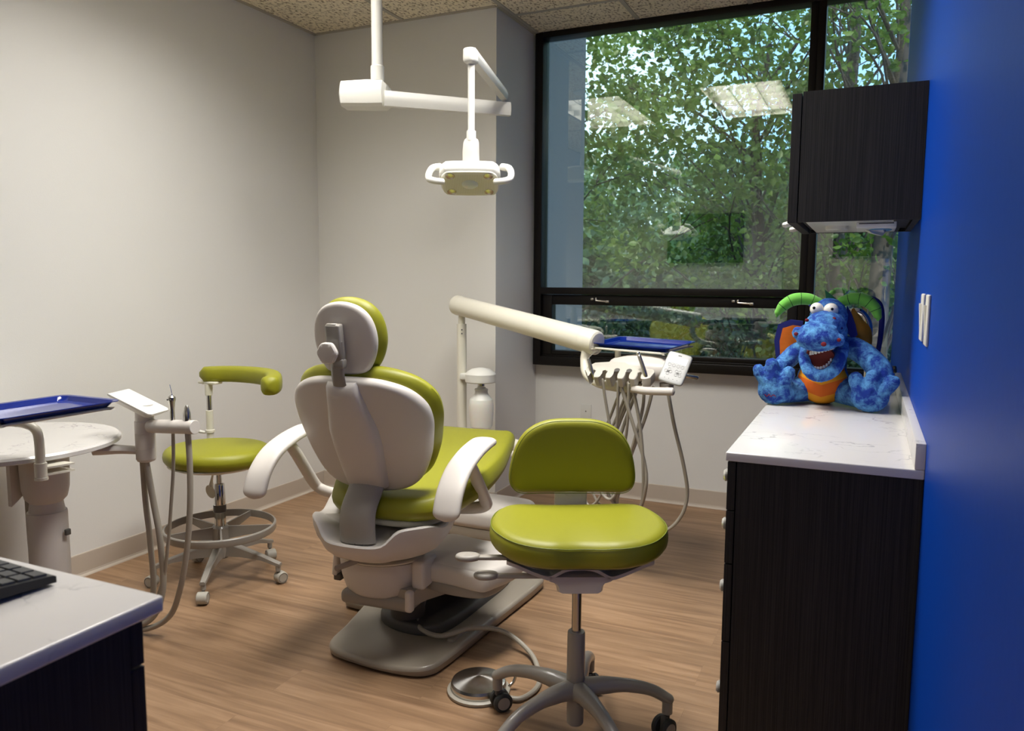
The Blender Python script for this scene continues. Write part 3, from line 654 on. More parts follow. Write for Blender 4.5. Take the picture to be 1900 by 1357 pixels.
# seat cushion
SO = [(.06, -.125), (.14, -.112), (.21, -.055), (.255, .05), (.285, .20), (.275, .42), (.240, .62), (.205, .80), (.165, .905), (.08, .935), (-.08, .935), (-.165, .905), (-.205, .80), (-.240, .62), (-.275, .42), (-.285, .20), (-.255, .05), (-.21, -.055), (-.14, -.112), (-.06, -.125)]
def seat3(p):
    t_ = p.y
    z = p.z+.075*max(0, t_)+.045*(abs(p.x)/.30)**2*(1 if p.z > .57 else .3)*max(0, 1-abs(t_-.15)/.8)
    z -= .035*max(0, (t_-.80)/.14)**2
    return V(p.x+.045*(1-t_/.9), p.y, z)
b = B(); b.pad(SO, .515, .590, .037, n=120, rings=8, fn=seat3); b.build('seat', 'green', chair, angle=70)
b = B(); b.pad([(x*.80, .10+(y-.1)*.85) for x, y in SO], .490, .516, .01, n=80, fn=seat3); b.build('seat_frame', 'cream', chair)
# back
ph = math.radians(24); BO = V(0, -.045, .600)
def bkf(u, s_, d):
    """u across, s up the back, d forward of the shell face"""
    w = .035*(abs(u)/.25)**2+.02*(abs(u)/.25)**4
    d2 = d+w; return V(u, BO.y-s_*math.sin(ph)+d2*math.cos(ph), BO.z+s_*math.cos(ph)+d2*math.sin(ph)*.9)
half = [(.05, .006), (.13, .020), (.185, .058), (.222, .13), (.240, .20), (.250, .27), (.240, .335), (.200, .392), (.135, .428), (.055, .442)]
SH = half+[(-x, y) for x, y in half[::-1]]
b = B(); b.pad(SH, -.022, .022, .018, crown=.004, n=120, rings=8, fn=lambda p: bkf(p.x, p.y, -p.z)); b.build('back_shell', 'shell', chair, angle=60)
PO = [(x*1.045, .222+(y-.222)*1.05+.006) for x, y in SH]
b = B(); b.pad(PO, .020, .088, .040, n=120, rings=8, fn=lambda p: bkf(p.x, p.y, p.z-.002)); b.build('back_cushion', 'green', chair, angle=70)
# spine cover
b = B(); rings = []
for s_, w, d in ((.035, .064, .030), (.05, .068, .038), (.12, .074, .040), (.20, .080, .040), (.26, .080, .040), (.33, .066, .038), (.39, .055, .034), (.425, .050, .028), (.436, .046, .012)):
    rings.append([bkf(w*1.1*math.copysign(abs(math.cos(a))**.7, math.cos(a))*(1 if math.sin(a) > 0 else 1.12), s_, -.004-(d*max(0, math.sin(a))**.5 if math.sin(a) > 0 else -.012)-.012) for a in [2*PI*k/28 for k in range(28)]])
b.loft(rings).build('spine_cover', 'shell', chair, angle=50)
b = B(); b.tube([bkf(0, .07, -.016), bkf(0, .045, -.030), V(.002, -.150, .565), V(.004, -.166, .515), V(.006, -.166, .455)], .0265, 20, n=24, sx=2.45); b.build('back_bracket', 'grey', chair, label='grey curved bracket under the back shell')
# head rest
hx = .0
b = B(); b.tube([bkf(.0, .38, -.030), bkf(.0, .45, -.030), V(.0, -.262, 1.065), V(.0, -.268, 1.12)], .007, 12, n=16, sx=3.4); b.build('headrest_bar', 'cast', chair)
hh = [(.05, -.108), (.088, -.078), (.110, -.01), (.100, .06), (.062, .103), (0, .118)]; HO = hh+[(-x, y) for x, y in hh[::-1][1:]]
def hf(p): return V(p.x+hx, -.212-p.z-p.y*.18+.9*p.x*p.x, 1.126+p.y-p.z*.18)
hr = B().pad(HO, -.010, .022, .014, crown=.006, n=80, fn=hf); hs = hr.build('headrest_shell', 'shell', chair, angle=60)
b = B(); b.pad([(x*1.06, y*1.05) for x, y in HO], .012, .075, .030, crown=.006, n=80, fn=lambda p: hf(V(p.x, p.y, -p.z+.004))); b.build('headrest_cushion', 'green', chair, angle=70)
b = B(); b.box((hx-.005, -.262, 1.118), (.052, .030, .115), .008, mtx=rot('X', 8)); b.box((hx-.008, -.272, 1.165), (.040, .02, .024), .006); b.box((hx+.005, -.256, 1.052), (.040, .026, .03), .006); b.build('headrest_bracket', 'cast', chair)
q = Matrix.Rotation(math.radians(90+4), 4, 'X') @ Matrix.Rotation(math.radians(0), 4, 'Y')
b = B(); n6 = 72; rings = []
for r_, z in ((.020, 0), (.030, .002), (.0335, .006), (.0335, .016), (.030, .020), (.02, .0215), (.001, .0215)):
    rings.append([V(hx-.012, -.284, 1.088)+(q @ V(r_*(1+.03*math.cos(6*2*PI*i/n6))*math.cos(2*PI*i/n6), r_*(1+.03*math.cos(6*2*PI*i/n6))*math.sin(2*PI*i/n6), z)) for i in range(n6)])
b.loft(rings).build('headrest_knob', 'shell', chair, angle=40)
# foot control and its cord
fc = thing('foot_control', 'round polished metal foot control disc lying on the floor beside the chair base', 'foot control', (-1.072, 2.100, 0))
B().lathe([(.090, 0), (.100, .002), (.101, .010), (.094, .014), (.088, .014)]).build('rim', 'hose', fc)
B().lathe([(.088, .012), (.089, .030), (.085, .038), (.02, .052), (.001, .054)], seg=48).build('pedal_disc', 'spun', fc, angle=20)
b = B(); b.tube([(.085, .05, .012), (.098, .06, .03), (.105, .062, .062)], .005, 8, n=8, capr=1); b.build('toggle', 'steel', fc)
b = B(); b.tube([(-1.475, 2.47, .20), (-1.472, 2.42, .085), (-1.44, 2.33, .068), (-1.38, 2.275, .066), (-1.30, 2.27, .066), (-1.225, 2.34, .080), (-1.13, 2.405, .060), (-1.02, 2.38, .022), (-.945, 2.29, .012), (-.905, 2.19, .010), (-.925, 2.10, .010), (-.985, 2.085, .012)], .0085, 10, n=90)
tag(b.build('control_cord', 'hose'), 'grey cord looping from under the patient chair to the foot control', 'cord')
# ---------------------------------------------------------------- delivery unit beyond the chair
du = thing('delivery_unit', 'white instrument delivery unit with sloping round arm and hanging hoses, beyond the chair', 'dental delivery unit', (-1.94, 3.60, 0))
D = Matrix.Translation((1.94, -3.60, 0))
b = B(D); b.pad([(-2.0, 3.44), (-1.93, 3.41), (-1.62, 3.41), (-1.54, 3.46), (-1.53, 3.62), (-1.60, 3.74), (-1.93, 3.75), (-2.0, 3.70)], .045, .150, .035, crown=.012, n=80); b.build('utility_box', 'shell', du)
b = B(D); b.pad([(-1.985, 3.45), (-1.92, 3.42), (-1.62, 3.42), (-1.55, 3.47), (-1.54, 3.62), (-1.61, 3.73), (-1.92, 3.74), (-1.985, 3.70)], .0, .05, .004, n=60); b.build('box_plinth', 'basegrey', du)
b = B(D); b.cyl((-1.94, 3.60, .14), (-1.94, 3.60, 1.085), .0255, 28); b.cyl((-1.94, 3.60, 1.085), (-1.94, 3.60, 1.13), .018, 24); b.build('post', 'cream', du)
b = B(D)
for z in (1.035, 1.055): b.cyl((-1.925, 3.572, z), (-1.922, 3.569, z), .004, 8)
b.build('post_screw', 'darkgrey', du)
b = B(D); b.tube([(-1.94, 3.60, .50), (-1.70, 3.52, .495), (-1.45, 3.44, .49)], .030, 18); b.box((-1.60, 3.48, .452), (.30, .07, .03), .01, mtx=rot('Z', -18)); b.build('support_link', 'cream', du)
a0, a1 = V(-1.985, 3.615, 1.185), V(-1.085, 3.29, 1.035)
dr_ = (a1-a0).normalized(); q = dr_.to_track_quat('Z', 'Y').to_matrix().to_4x4(); L_ = (a1-a0).length
b = B(D); b.lathe([(.03, -.004), (.046, 0), (.051, .008), (.053, .03), (.050, .045), (.0505, .05), (.0535, L_*.5), (.056, L_-.075), (.0555, L_-.0745), (.056, L_-.074), (.0565, L_-.02), (.054, L_-.006), (.046, L_), (.02, L_+.002)], a0, 40, q); b.build('flex_arm', 'cream', du, angle=25)
b = B(D); b.tube([a1+V(-.055, .0, -.035), (-1.143, 3.285, .955), (-1.120, 3.25, .900), (-1.05, 3.21, .868), (-.95, 3.19, .858), (-.84, 3.18, .862)], .0205, 16, n=40); b.build('curved_tube', 'cream', du)
# control head body
HB = Matrix.Translation((-.848, 3.235, .935)) @ rot('Z', -6)
b = B(D @ HB); b.pad([(-.15, -.05), (-.06, -.095), (.08, -.10), (.15, -.06), (.165, .02), (.12, .085), (0, .105), (-.12, .085), (-.17, .02)], -.035, .045, .036, crown=.022, n=80); b.build('control_head', 'shell', du)
b = B(D); b.lathe([(.03, .0), (.028, -.035), (.018, -.05)], (-.745, 3.18, .89)); b.build('swivel_boss', 'grey', du)
# five-place instrument holder
HH = Matrix.Translation((-.932, 3.125, .925)) @ rot('X', 32)
n_ = 5; xs = [-.112+.052*i for i in range(5)]
o_ = [(-.145, .015), (-.12, .044), (-.06, .055), (.02, .056), (.10, .052), (.138, .034), (.152, .0), (.142, -.038), (.125, -.048)]
fr_ = []
for x in xs[::-1]:
    fr_ += [(x+.013, -.050), (x+.010, -.030), (x+.012, -.012), (x, -.004), (x-.012, -.012), (x-.010, -.030), (x-.013, -.050)]
    if x > xs[0]+.001: fr_ += [(x-.018, -.056), (x-.034, -.056)]
o_ = o_+fr_+[(-.135, -.030), (-.150, -.008)]
o2 = []
for i, p in enumerate(o_):
    q_ = o_[(i+1) % len(o_)]; o2 += [p, ((p[0]+q_[0])/2, (p[1]+q_[1])/2)]
b = B(D @ HH)
outer = [V(x, y, 0) for x, y in o_]
b.loft([[V(p.x*k, p.y*k, z) for p in outer] for z, k in ((-.030, .93), (-.028, .965), (-.010, .99), (.012, 1.0), (.018, .985), (.020, .95))])
holder = b.build('instrument_holder', 'holder', du, angle=30)
for i in (2, 3):
    b = B(D @ HH); b.cyl((xs[i], -.002, .0185), (xs[i], -.002, .0215), .012, 18); b.build('holder_socket', 'darkgrey', holder, label='dark empty socket')
b = B(D); b.tube([(-.862, 3.10, .868), (-.80, 3.065, .868), (-.690, 3.05, .874)], .0165, 16, n=12, capr=.5); b.build('handle', 'shell', du)
# touchpad
TPm = Matrix.Translation((-.690, 3.09, .963)) @ rot('Z', 8) @ rot('X', -32) @ rot('Y', 16)
b = B(D @ TPm); b.pad([(x*.050*(1+.0), z*.070) for x, z in ((1, .55), (.93, .93), (.5, 1), (-.5, 1), (-.93, .93), (-1, .55), (-1, -.55), (-.93, -.93), (-.5, -1), (.5, -1), (.93, -.93), (1, -.55))], -.006, .006, .006, n=60, fn=lambda p: V(p.x, -p.z, p.y)); tp = b.build('touchpad', 'padface', du)
b = B(D @ TPm); b.bx(-.036, .036, -.0078, -.0055, .020, .048); b.build('screen', 'screen', tp, smooth=False)
b = B(D @ TPm)
def ringm(b, x, z, r, y=-.0068): b.lathe([(r-.0006, 0), (r, 0), (r, .0006), (r-.0006, .0006), (r-.0006, 0)], (x, y, z), 20, rot('X', 90))
for k in range(4): ringm(b, -.027+.018*k, .008, .0066)
for x, z in ((-.020, -.012), (-.032, -.022), (-.012, -.022), (-.022, -.032), (.010, -.014), (.024, -.014), (.012, -.030), (.028, -.030)): ringm(b, x, z, .0062)
for x, z in ((-.022, -.022), (.017, -.022)): b.box((x, -.0068, z), (.012, .0006, .003), 0, mtx=rot('Y', 35)); b.box((x, -.0068, z), (.012, .0006, .003), 0, mtx=rot('Y', -35))
for k in range(4): b.box((-.026+.017*k, -.0068, -.052), (.003, .0006, .002))
b.box((.0, -.0068, .056), (.014, .0006, .003)); b.build('key_symbols', 'darkgrey', tp, smooth=False)
b = B(D); b.tube([(-.66, 3.14, .93), (-.62, 3.17, .92)], .008, 10, capr=1); b.build('touchpad_knob', 'steel', du)
# tray arm
b = B(D); b.cyl((-.985, 3.27, .94), (-.985, 3.27, 1.020), .0135, 18); b.build('tray_post', 'cream', du)
TR = Matrix.Translation((-.892, 3.345, 1.030)) @ rot('X', 3.5) @ rot('Z', -14)
b = B(D @ TR); b.pad([(.165, .10), (.15, .125), (-.15, .125), (-.165, .10), (-.17, -.12), (-.155, -.135), (.15, -.135), (.165, -.12)], -.012, -.004, .003, n=60); b.box((-.10, -.06, -.016), (.12, .05, .012), .004); b.build('tray_holder', 'cream', du)
def make_tray(name, label, X, group=None):
    t = thing(name, label, 'tray', X.translation, 0, group); Xr = X.to_quaternion().to_matrix().to_4x4()
    b = B(Xr); hw, hl = .195, .135; rings = []
    def rr_(a, c, r, z, n=8):
        o = []
        for cx, cy, s0 in ((a-r, c-r, 0), (-a+r, c-r, 90), (-a+r, -c+r, 180), (a-r, -c+r, 270)):
            for k in range(n+1):
                t_ = math.radians(s0+90*k/n); o.append(V(cx+r*math.cos(t_), cy+r*math.sin(t_), z))
        return o
    for a, c, r, z in ((hw-.028, hl-.028, .02, 0), (hw-.024, hl-.024, .022, .001), (hw-.012, hl-.012, .026, .016), (hw, hl, .03, .0175), (hw, hl, .03, .0200), (hw-.011, hl-.011, .027, .0185), (hw-.022, hl-.022, .022, .004), (hw-.027, hl-.027, .02, .003)): rings.append(rr_(a, c, r, z))
    b.loft(rings); b.build('tray_dish', 'traymat', t, angle=40); return t
make_tray('instrument_tray', 'navy blue plastic tray on the delivery unit in front of the window', TR @ T(.0, 0, -.004))
# hoses
hs_ = [([(-1.00, 3.10, .90), (-.985, 3.12, .78), (-.96, 3.15, .60), (-.95, 3.2, .40), (-1.02, 3.25, .30), (-1.09, 3.27, .36), (-1.08, 3.25, .50), (-.97, 3.22, .72), (-.90, 3.20, .90)], .0062),
 ([(-.93, 3.10, .895), (-.945, 3.14, .70), (-.99, 3.2, .48), (-1.06, 3.25, .33), (-1.12, 3.28, .30), (-1.14, 3.28, .42), (-1.02, 3.24, .68), (-.93, 3.2, .90)], .0062),
 ([(-.925, 3.10, .895), (-.87, 3.12, .72), (-.82, 3.14, .55), (-.815, 3.15, .44), (-.86, 3.2, .32), (-.95, 3.25, .30), (-1.02, 3.25, .40), (-.98, 3.22, .65), (-.88, 3.2, .90)], .0072),
 ([(-.885, 3.10, .89), (-.895, 3.13, .72), (-.93, 3.18, .55), (-.975, 3.2, .40), (-.96, 3.22, .27), (-.90, 3.25, .20), (-1.0, 3.3, .16)], .0062),
 ([(-.872, 3.10, .89), (-.84, 3.12, .72), (-.825, 3.14, .52), (-.84, 3.18, .36), (-.90, 3.22, .27), (-.98, 3.25, .34), (-.96, 3.22, .60), (-.86, 3.2, .90)], .0072),
 ([(-.825, 3.12, .88), (-.832, 3.13, .78), (-.875, 3.15, .62), (-.93, 3.2, .46), (-.96, 3.22, .32), (-.92, 3.25, .2)], .0068),
 ([(-.785, 3.12, .88), (-.815, 3.13, .76), (-.86, 3.15, .64), (-.915, 3.18, .50), (-.98, 3.2, .36), (-1.04, 3.22, .42), (-.97, 3.22, .66), (-.87, 3.2, .90)], .0068),
 ([(-.735, 3.15, .875), (-.705, 3.16, .72), (-.665, 3.18, .55), (-.650, 3.2, .42), (-.675, 3.2, .32), (-.745, 3.2, .245), (-.86, 3.25, .21), (-1.1, 3.35, .20), (-1.4, 3.5, .12), (-1.53, 3.55, .08)], .0078)]
for p, r in hs_: B(D).tube(p, r, 10, n=50, capr=.5).build('hose', 'hose', du)
B(D).tube([(-.86, 3.10, .865), (-.85, 3.095, .855), (-.84, 3.10, .862)], .006, 8, n=6, capr=1).build('hose_clamp', 'steel', du)
sy = thing('air_water_syringe', 'silver air and water syringe standing in the left slot of the white holder', 'syringe', (-1.046, 3.10, .93))
b = B(); b.tube([(.012, .0, -.03), (0, 0, .0), (-.020, .01, .052)], [.0075, .0085, .0085, .007], 12, n=10); b.build('syringe_body', 'steel', sy)
b = B(); b.tube([(-.020, .01, .052), (-.016, .01, .062), (.012, .012, .088), (.024, .013, .090)], .0022, 8, n=14); b.build('syringe_tip', 'chrome', sy)
hp = thing('handpiece', 'slim silver handpiece standing upright in the right slot of the white holder', 'handpiece', (-.815, 3.09, .92))
b = B(); b.tube([(.008, 0, -.012), (0, .0, .02), (-.026, .012, .078), (-.032, .015, .092)], [.0065, .009, .0085, .0055], 12, n=14, capr=.6); b.build('grip', 'steel', hp)
b = B(); b.sphere((-.034, .013, .097), (.008, .008, .007)); b.build('turbine_head', 'chrome', hp)
# water bottle unit on the column side of the post
wb = thing('water_bottle', 'frosted white water bottle hanging under a white domed cap beside the post', 'bottle', (-1.815, 3.575, .55))
b = B(); b.lathe([(.078, .235), (.081, .240), (.081, .278), (.072, .290), (.05, .303), (.02, .310), (.001, .311)], seg=40); b.box((-.07, .01, .258), (.10, .045, .036), .008); b.build('cap', 'white', wb, angle=30)
b = B(); b.cyl((.004, 0, .215), (.004, 0, .238), .019, 20); b.build('neck_fitting', 'steel', wb)
M['bottle'] = mat('frosted_bottle', S(232, 230, 220), .45, spec=.4); M['bottle'].node_tree.nodes['Principled BSDF'].inputs['Subsurface Weight'].default_value = .3
b = B(); b.lathe([(.001, .0), (.050, .0), (.058, .008), (.063, .06), (.0645, .11), (.060, .150), (.059, .152)], (.004, 0, -.005), 40); b.build('bottle_body', 'bottle', wb, angle=30)
b = B(); b.lathe([(.060, .146), (.055, .156), (.040, .172), (.034, .184), (.033, .196), (.036, .200), (.034, .206), (.022, .208), (.022, .215)], (.004, 0, -.005), 40); b.build('bottle_shoulder', 'white', wb, angle=30)
# ---------------------------------------------------------------- ceiling-hung operatory light
ol = thing('operatory_light', 'white patient light on a jointed arm hanging from a ceiling post', 'dental light', (-2.075, 3.05, 2.776))
D = Matrix.Translation((2.075, -3.05, -2.776))
b = B(D); b.cyl((-2.075, 3.05, 2.20), (-2.075, 3.05, 2.777), .0255, 28); b.cyl((-2.075, 3.05, 2.21), (-2.075, 3.05, 2.275), .031, 28); b.lathe([(.09, 2.776), (.09, 2.765), (.03, 2.755)], (-2.075, 3.05, 0)); b.build('ceiling_post', 'white', ol)
BXm = Matrix.Translation((-2.135, 3.045, 2.152)) @ rot('Z', 18) @ Matrix.Scale(.90, 4)
b = B(D @ BXm)
def oct_(x, hy, z0, z1, e): return [V(x, -hy+e, z0), V(x, hy-e, z0), V(x, hy, z0+e), V(x, hy+.002, (z0+z1)/2), V(x, hy, z1-e), V(x, hy-e, z1), V(x, -hy+e, z1), V(x, -hy, z1-e), V(x, -hy-.012, (z0+z1)/2), V(x, -hy, z0+e)]
b.loft([oct_(-.125, .045, -.045, .045, .01), oct_(-.115, .062, -.062, .062, .014), oct_(.02, .066, -.066, .066, .014), oct_(.10, .066, -.066, .060, .014), oct_(.118, .050, -.055, .040, .012)])
b.build('arm_housing', 'white', ol, angle=30)
b = B(D); p0, p1 = V(-2.03, 3.03, 2.125), V(-1.600, 3.455, 2.125)
d_ = (p1-p0).normalized(); nn = V(-d_.y, d_.x, 0)
def hexs(p, w, h): return [p+nn*w*a+V(0, 0, h*c) for a, c in ((-.7, -1), (.7, -1), (1, -.3), (1, .3), (.7, 1), (-.7, 1), (-1, .3), (-1, -.3))]
b.loft([hexs(p0, .022, .034), hexs(p1, .022, .030)]); b.cyl(p1+V(-.02, -.02, .02), p1+V(-.02, -.02, .066), .010, 16); b.build('lower_arm', 'white', ol, angle=30)
b = B(D); e0, e1 = V(-1.617, 3.43, 2.185), V(-1.412, 2.70, 2.165)
d_ = (e1-e0).normalized(); nn = V(-d_.y, d_.x, 0).normalized()
b.loft([hexs(e0+d_*.0, .019, .019), hexs(e0+d_*.02, .022, .022), hexs(e1, .022, .022), hexs(e1+d_*.012, .018, .018)]); b.build('upper_arm', 'white', ol, angle=30)
b = B(D); b.box((-1.412, 2.695, 2.155), (.048, .056, .058), .014); b.build('elbow_cap', 'white', ol)
b = B(D); b.cyl((-1.412, 2.70, 1.86), (-1.412, 2.70, 2.14), .0135, 20); b.cyl((-1.412, 2.70, 1.842), (-1.412, 2.70, 1.880), .0185, 20); b.build('drop_tube', 'white', ol)
b = B(D); b.loft([[V(-1.412+w*x, 2.70+dy+.016*y, z) for x, y in ((-1, -.6), (-.7, -1), (.7, -1), (1, -.6), (1, .6), (.7, 1), (-.7, 1), (-1, .6))] for z, w, dy in ((1.852, .018, 0), (1.848, .024, 0), (1.835, .029, -.002), (1.80, .031, -.004), (1.74, .031, .0), (1.715, .031, .004))]); b.build('yoke', 'shell', ol)
HM = Matrix.Translation((-1.412, 2.690, 1.700)) @ rot('Z', 24) @ rot('X', -32)
b = B(D @ HM)
ho = [(-.115, .03), (-.105, .062), (-.075, .075), (.075, .075), (.105, .062), (.115, .03), (.115, -.04), (.100, -.068), (.07, -.078), (-.07, -.078), (-.100, -.068), (-.115, -.04)]
b.pad(ho, -.024, .030, .020, n=80); lh = b.build('lamp_head', 'white', ol, angle=50)
b = B(D @ HM); b.pad([(x*.93, y*.90) for x, y in ho], -.0285, -.022, .004, n=80); M['lensglass'] = mat('ribbed_lamp_lens', S(232, 230, 216), .3, spec=.3); b.build('lamp_lens', 'lensglass', lh)
b = B(D @ HM)
for k in range(-14, 15): b.bx(k*.0065-.0009, k*.0065+.0009, -.058, .058, -.0296, -.028)
b.build('lens_ribs', mat('lens_rib', S(214, 210, 188), .3), lh, smooth=False)
for x, y in ((-.072, .045), (.072, .045), (-.072, -.048), (.072, -.048)):
    b = B(D @ HM); b.lathe([(.001, -.033), (.010, -.032), (.017, -.030), (.018, -.028)], (x, y, 0), 20); b.build('lamp_led', 'steel', lh)
b = B(D @ HM); b.lathe([(.001, -.038), (.018, -.036), (.030, -.031), (.033, -.028)], (0, 0, 0), 28, Matrix.Scale(.8, 4, (0, 1, 0))); b.build('lens_centre', 'bottle', lh)
for s in (-1, 1):
    b = B(D @ HM); b.tube([(s*.100, -.045, -.052), (s*.130, -.050, -.052), (s*.152, -.040, -.034), (s*.158, -.01, .015), (s*.148, .012, .060), (s*.122, .02, .074)], [.012, .0125, .0125, .013, .014, .014], 14, n=36, capr=.8); b.build('lamp_handle', 'white', ol)
# ---------------------------------------------------------------- assistant's side pedestal with a round work surface
ap = thing('assistant_pedestal', 'white pedestal with a round quartz work surface and instrument holder, beside the left wall', 'dental pedestal', (-2.66, 1.78, 0))
D = Matrix.Translation((2.66, -1.78, 0))
b = B(D); b.lathe([(.001, .718), (.352, .718), (.360, .722), (.360, .734), (.352, .741), (.30, .741), (.001, .741)], (-2.74, 1.705, 0), 80); b.build('work_surface', 'quartz', ap, angle=30)
b = B(D); b.lathe([(.24, .700), (.245, .718)], (-2.74, 1.705, 0), 48); b.build('surface_support', 'cream', ap)
b = B(D); b.lathe([(.088, .705), (.088, .690), (.080, .680), (.079, .62), (.076, .56), (.068, .525), (.052, .508)], (-2.66, 1.78, 0), 40); b.build('pedestal_head', 'shell', ap)
b = B(D); b.lathe([(.052, .520), (.055, .50), (.058, .480), (.0585, .474)], (-2.66, 1.78, 0), 36); b.build('neck_ring', 'shell', ap)
b = B(D); b.lathe([(.055, .476), (.064, .474), (.0655, .468), (.066, .10), (.07, .02), (.10, .006), (.10, 0)], (-2.66, 1.78, 0), 40); b.build('column', 'shell', ap, angle=30)
b = B(D); b.box((-2.583, 1.80, .40), (.012, .02, .022), .003); b.build('column_switch', 'darkgrey', ap)
b = B(D); b.loft([[V(x, y, z) for y, z in ((1.70, .715), (1.70, .50), (1.74, .53), (1.80, .58), (1.83, .62), (1.84, .715))] for x in (-2.75, -2.73)]); b.build('bracket_plate', 'shell', ap)
b = B(D); b.tube([(-2.78, 1.55, .60), (-2.74, 1.55, .575)], .020, 14, capr=.5); b.box((-2.72, 1.55, .64), (.07, .05, .10), .01); b.build('valve_block', 'shell', ap)
b = B(D); b.tube([(-2.88, 1.86, .66), (-2.88, 1.86, .3), (-2.86, 1.86, .02)], .015, 12, n=10); b.build('supply_hose', 'hose', ap)
# tray arm tube
b = B(D); b.tube([(-2.372, 1.575, .700), (-2.372, 1.575, .790), (-2.38, 1.572, .830), (-2.41, 1.562, .848), (-2.46, 1.545, .854), (-2.60, 1.50, .860), (-2.70, 1.45, .868), (-2.72, 1.44, .885), (-2.70, 1.44, .915), (-2.6, 1.44, .922), (-2.45, 1.44, .924)], .0145, 14, n=90)
b.build('tray_arm', 'cream', ap)
b = B(D); b.cyl((-2.372, 1.575, .675), (-2.372, 1.575, .725), .0185, 24); b.cyl((-2.372, 1.575, .668), (-2.372, 1.575, .678), .020, 24)
for z in (.684, .706): b.loft([[V(-2.372-.012, 1.575, z+e), V(-2.372+.012, 1.575, z+e), V(-2.372+.03, 1.67, z+e), V(-2.46, 1.66, z+e)] for e in (-.003, .003)])
b.build('arm_socket', 'cream', ap)
TR2 = Matrix.Translation((-2.218, 1.462, .918)) @ rot('Z', 90)
b = B(D @ TR2); b.pad([(.16, .10), (.15, .115), (-.15, .115), (-.16, .10), (-.16, -.10), (-.15, -.115), (.15, -.115), (.16, -.10)], -.010, -.002, .003, n=60); b.box((0, .10, -.012), (.10, .12, .010), .004); b.build('tray_holder', 'cream', ap)
make_tray('instrument_tray', 'navy blue plastic tray held over the round white work surface at left', TR2 @ T(0, 0, -.002))
# holder joint, tilted control pad and round holder bar
b = B(D); jx, jy = -2.352, 1.955
b.lathe([(.020, .650), (.030, .654), (.034, .662), (.0345, .70), (.0335, .7005), (.0345, .701), (.0345, .755), (.0335, .7555), (.0345, .756), (.0345, .800), (.0335, .8005), (.032, .801), (.031, .86)], (jx, jy, 0), 36); b.build('joint_column', 'shell', ap, angle=25)
b = B(D); b.tube([(-2.50, 1.86, .700), (-2.42, 1.92, .695), (-2.365, 1.95, .690)], [.022, .016, .014], 12, n=8, sx=1.5); b.build('joint_link', 'shell', ap)
PM = Matrix.Translation((-2.365, 1.945, .868)) @ rot('Y', 21) @ rot('Z', 8)
b = B(D @ PM); b.loft([[V(x*k, y*k, z) for x, y in ((-.095, -.05), (.085, -.05), (.095, -.04), (.095, .04), (.085, .05), (-.095, .05))] for z, k in ((-.020, .80), (-.004, .97), (-.003, 1), (.003, 1), (.004, .98))]); b.build('control_pad', 'white', ap, angle=30)
b = B(D); b.cyl((-2.325, 1.955, .783), (-2.105, 1.955, .797), .0245, 28); b.build('holder_bar', 'shell', ap)
sy = thing('air_water_syringe', 'silver syringe with a thin upright tip standing in the holder bar at left', 'syringe', (-2.212, 1.955, .80))
b = B(); b.lathe([(.008, -.01), (.0085, .02), (.008, .05), (.0105, .075), (.0135, .088), (.013, .096), (.006, .102)], seg=20); b.build('syringe_body', 'steel', sy)
b = B(); b.tube([(0, 0, .10), (.0, 0, .112), (-.008, 0, .140)], [.004, .0018, .0016], 8, n=8); b.build('syringe_tip', 'chrome', sy)
for s in (-1, 1): B().cyl((s*.006, -.011, .088), (s*.006, -.015, .088), .003, 10).build('button', 'darkgrey', sy)
sv = thing('suction_valve', 'grey metal suction valve standing beside the syringe in the holder bar', 'suction handpiece', (-2.142, 1.955, .80))
b = B(); b.loft([[V(x*w, y*w*.8, z) for x, y in [(math.cos(a*PI/8), math.sin(a*PI/8)) for a in range(16)]] for z, w in ((-.01, .013), (.02, .0145), (.045, .014), (.065, .008), (.072, .003))]); b.build('valve_body', 'steel', sv)
B().cyl((-.018, 0, .018), (-.012, 0, .018), .004, 8).build('valve_lever', 'steel', sv)
for p, r in (([(-2.212, 1.955, .79), (-2.218, 1.955, .65), (-2.235, 1.955, .52), (-2.262, 1.955, .35), (-2.30, 1.955, .20), (-2.36, 1.93, .08), (-2.46, 1.88, .03), (-2.58, 1.82, .02)], .0062),
             ([(-2.142, 1.955, .79), (-2.138, 1.955, .66), (-2.146, 1.955, .50), (-2.172, 1.955, .33), (-2.212, 1.955, .19), (-2.27, 1.955, .08), (-2.36, 1.93, .025), (-2.48, 1.88, .018), (-2.57, 1.84, .018)], .0105),
             ([(-2.372, 1.955, .66), (-2.366, 1.955, .50), (-2.352, 1.955, .35), (-2.350, 1.955, .15), (-2.40, 1.93, .05), (-2.55, 1.85, .02)], .0105),
             ([(-2.350, 1.95, .66), (-2.325, 1.955, .50), (-2.300, 1.955, .36), (-2.30, 1.955, .17), (-2.36, 1.93, .05), (-2.52, 1.86, .02)], .0115)):
    B(D).tube(p, r, 12, n=60).build('hose', 'hose', ap)
b = B(D); b.tube([(-2.41, 1.99, .80), (-2.41, 1.99, .84)], [.006, .012, .008], 10, n=6, capr=1); b.build('hook', 'steel', ap)
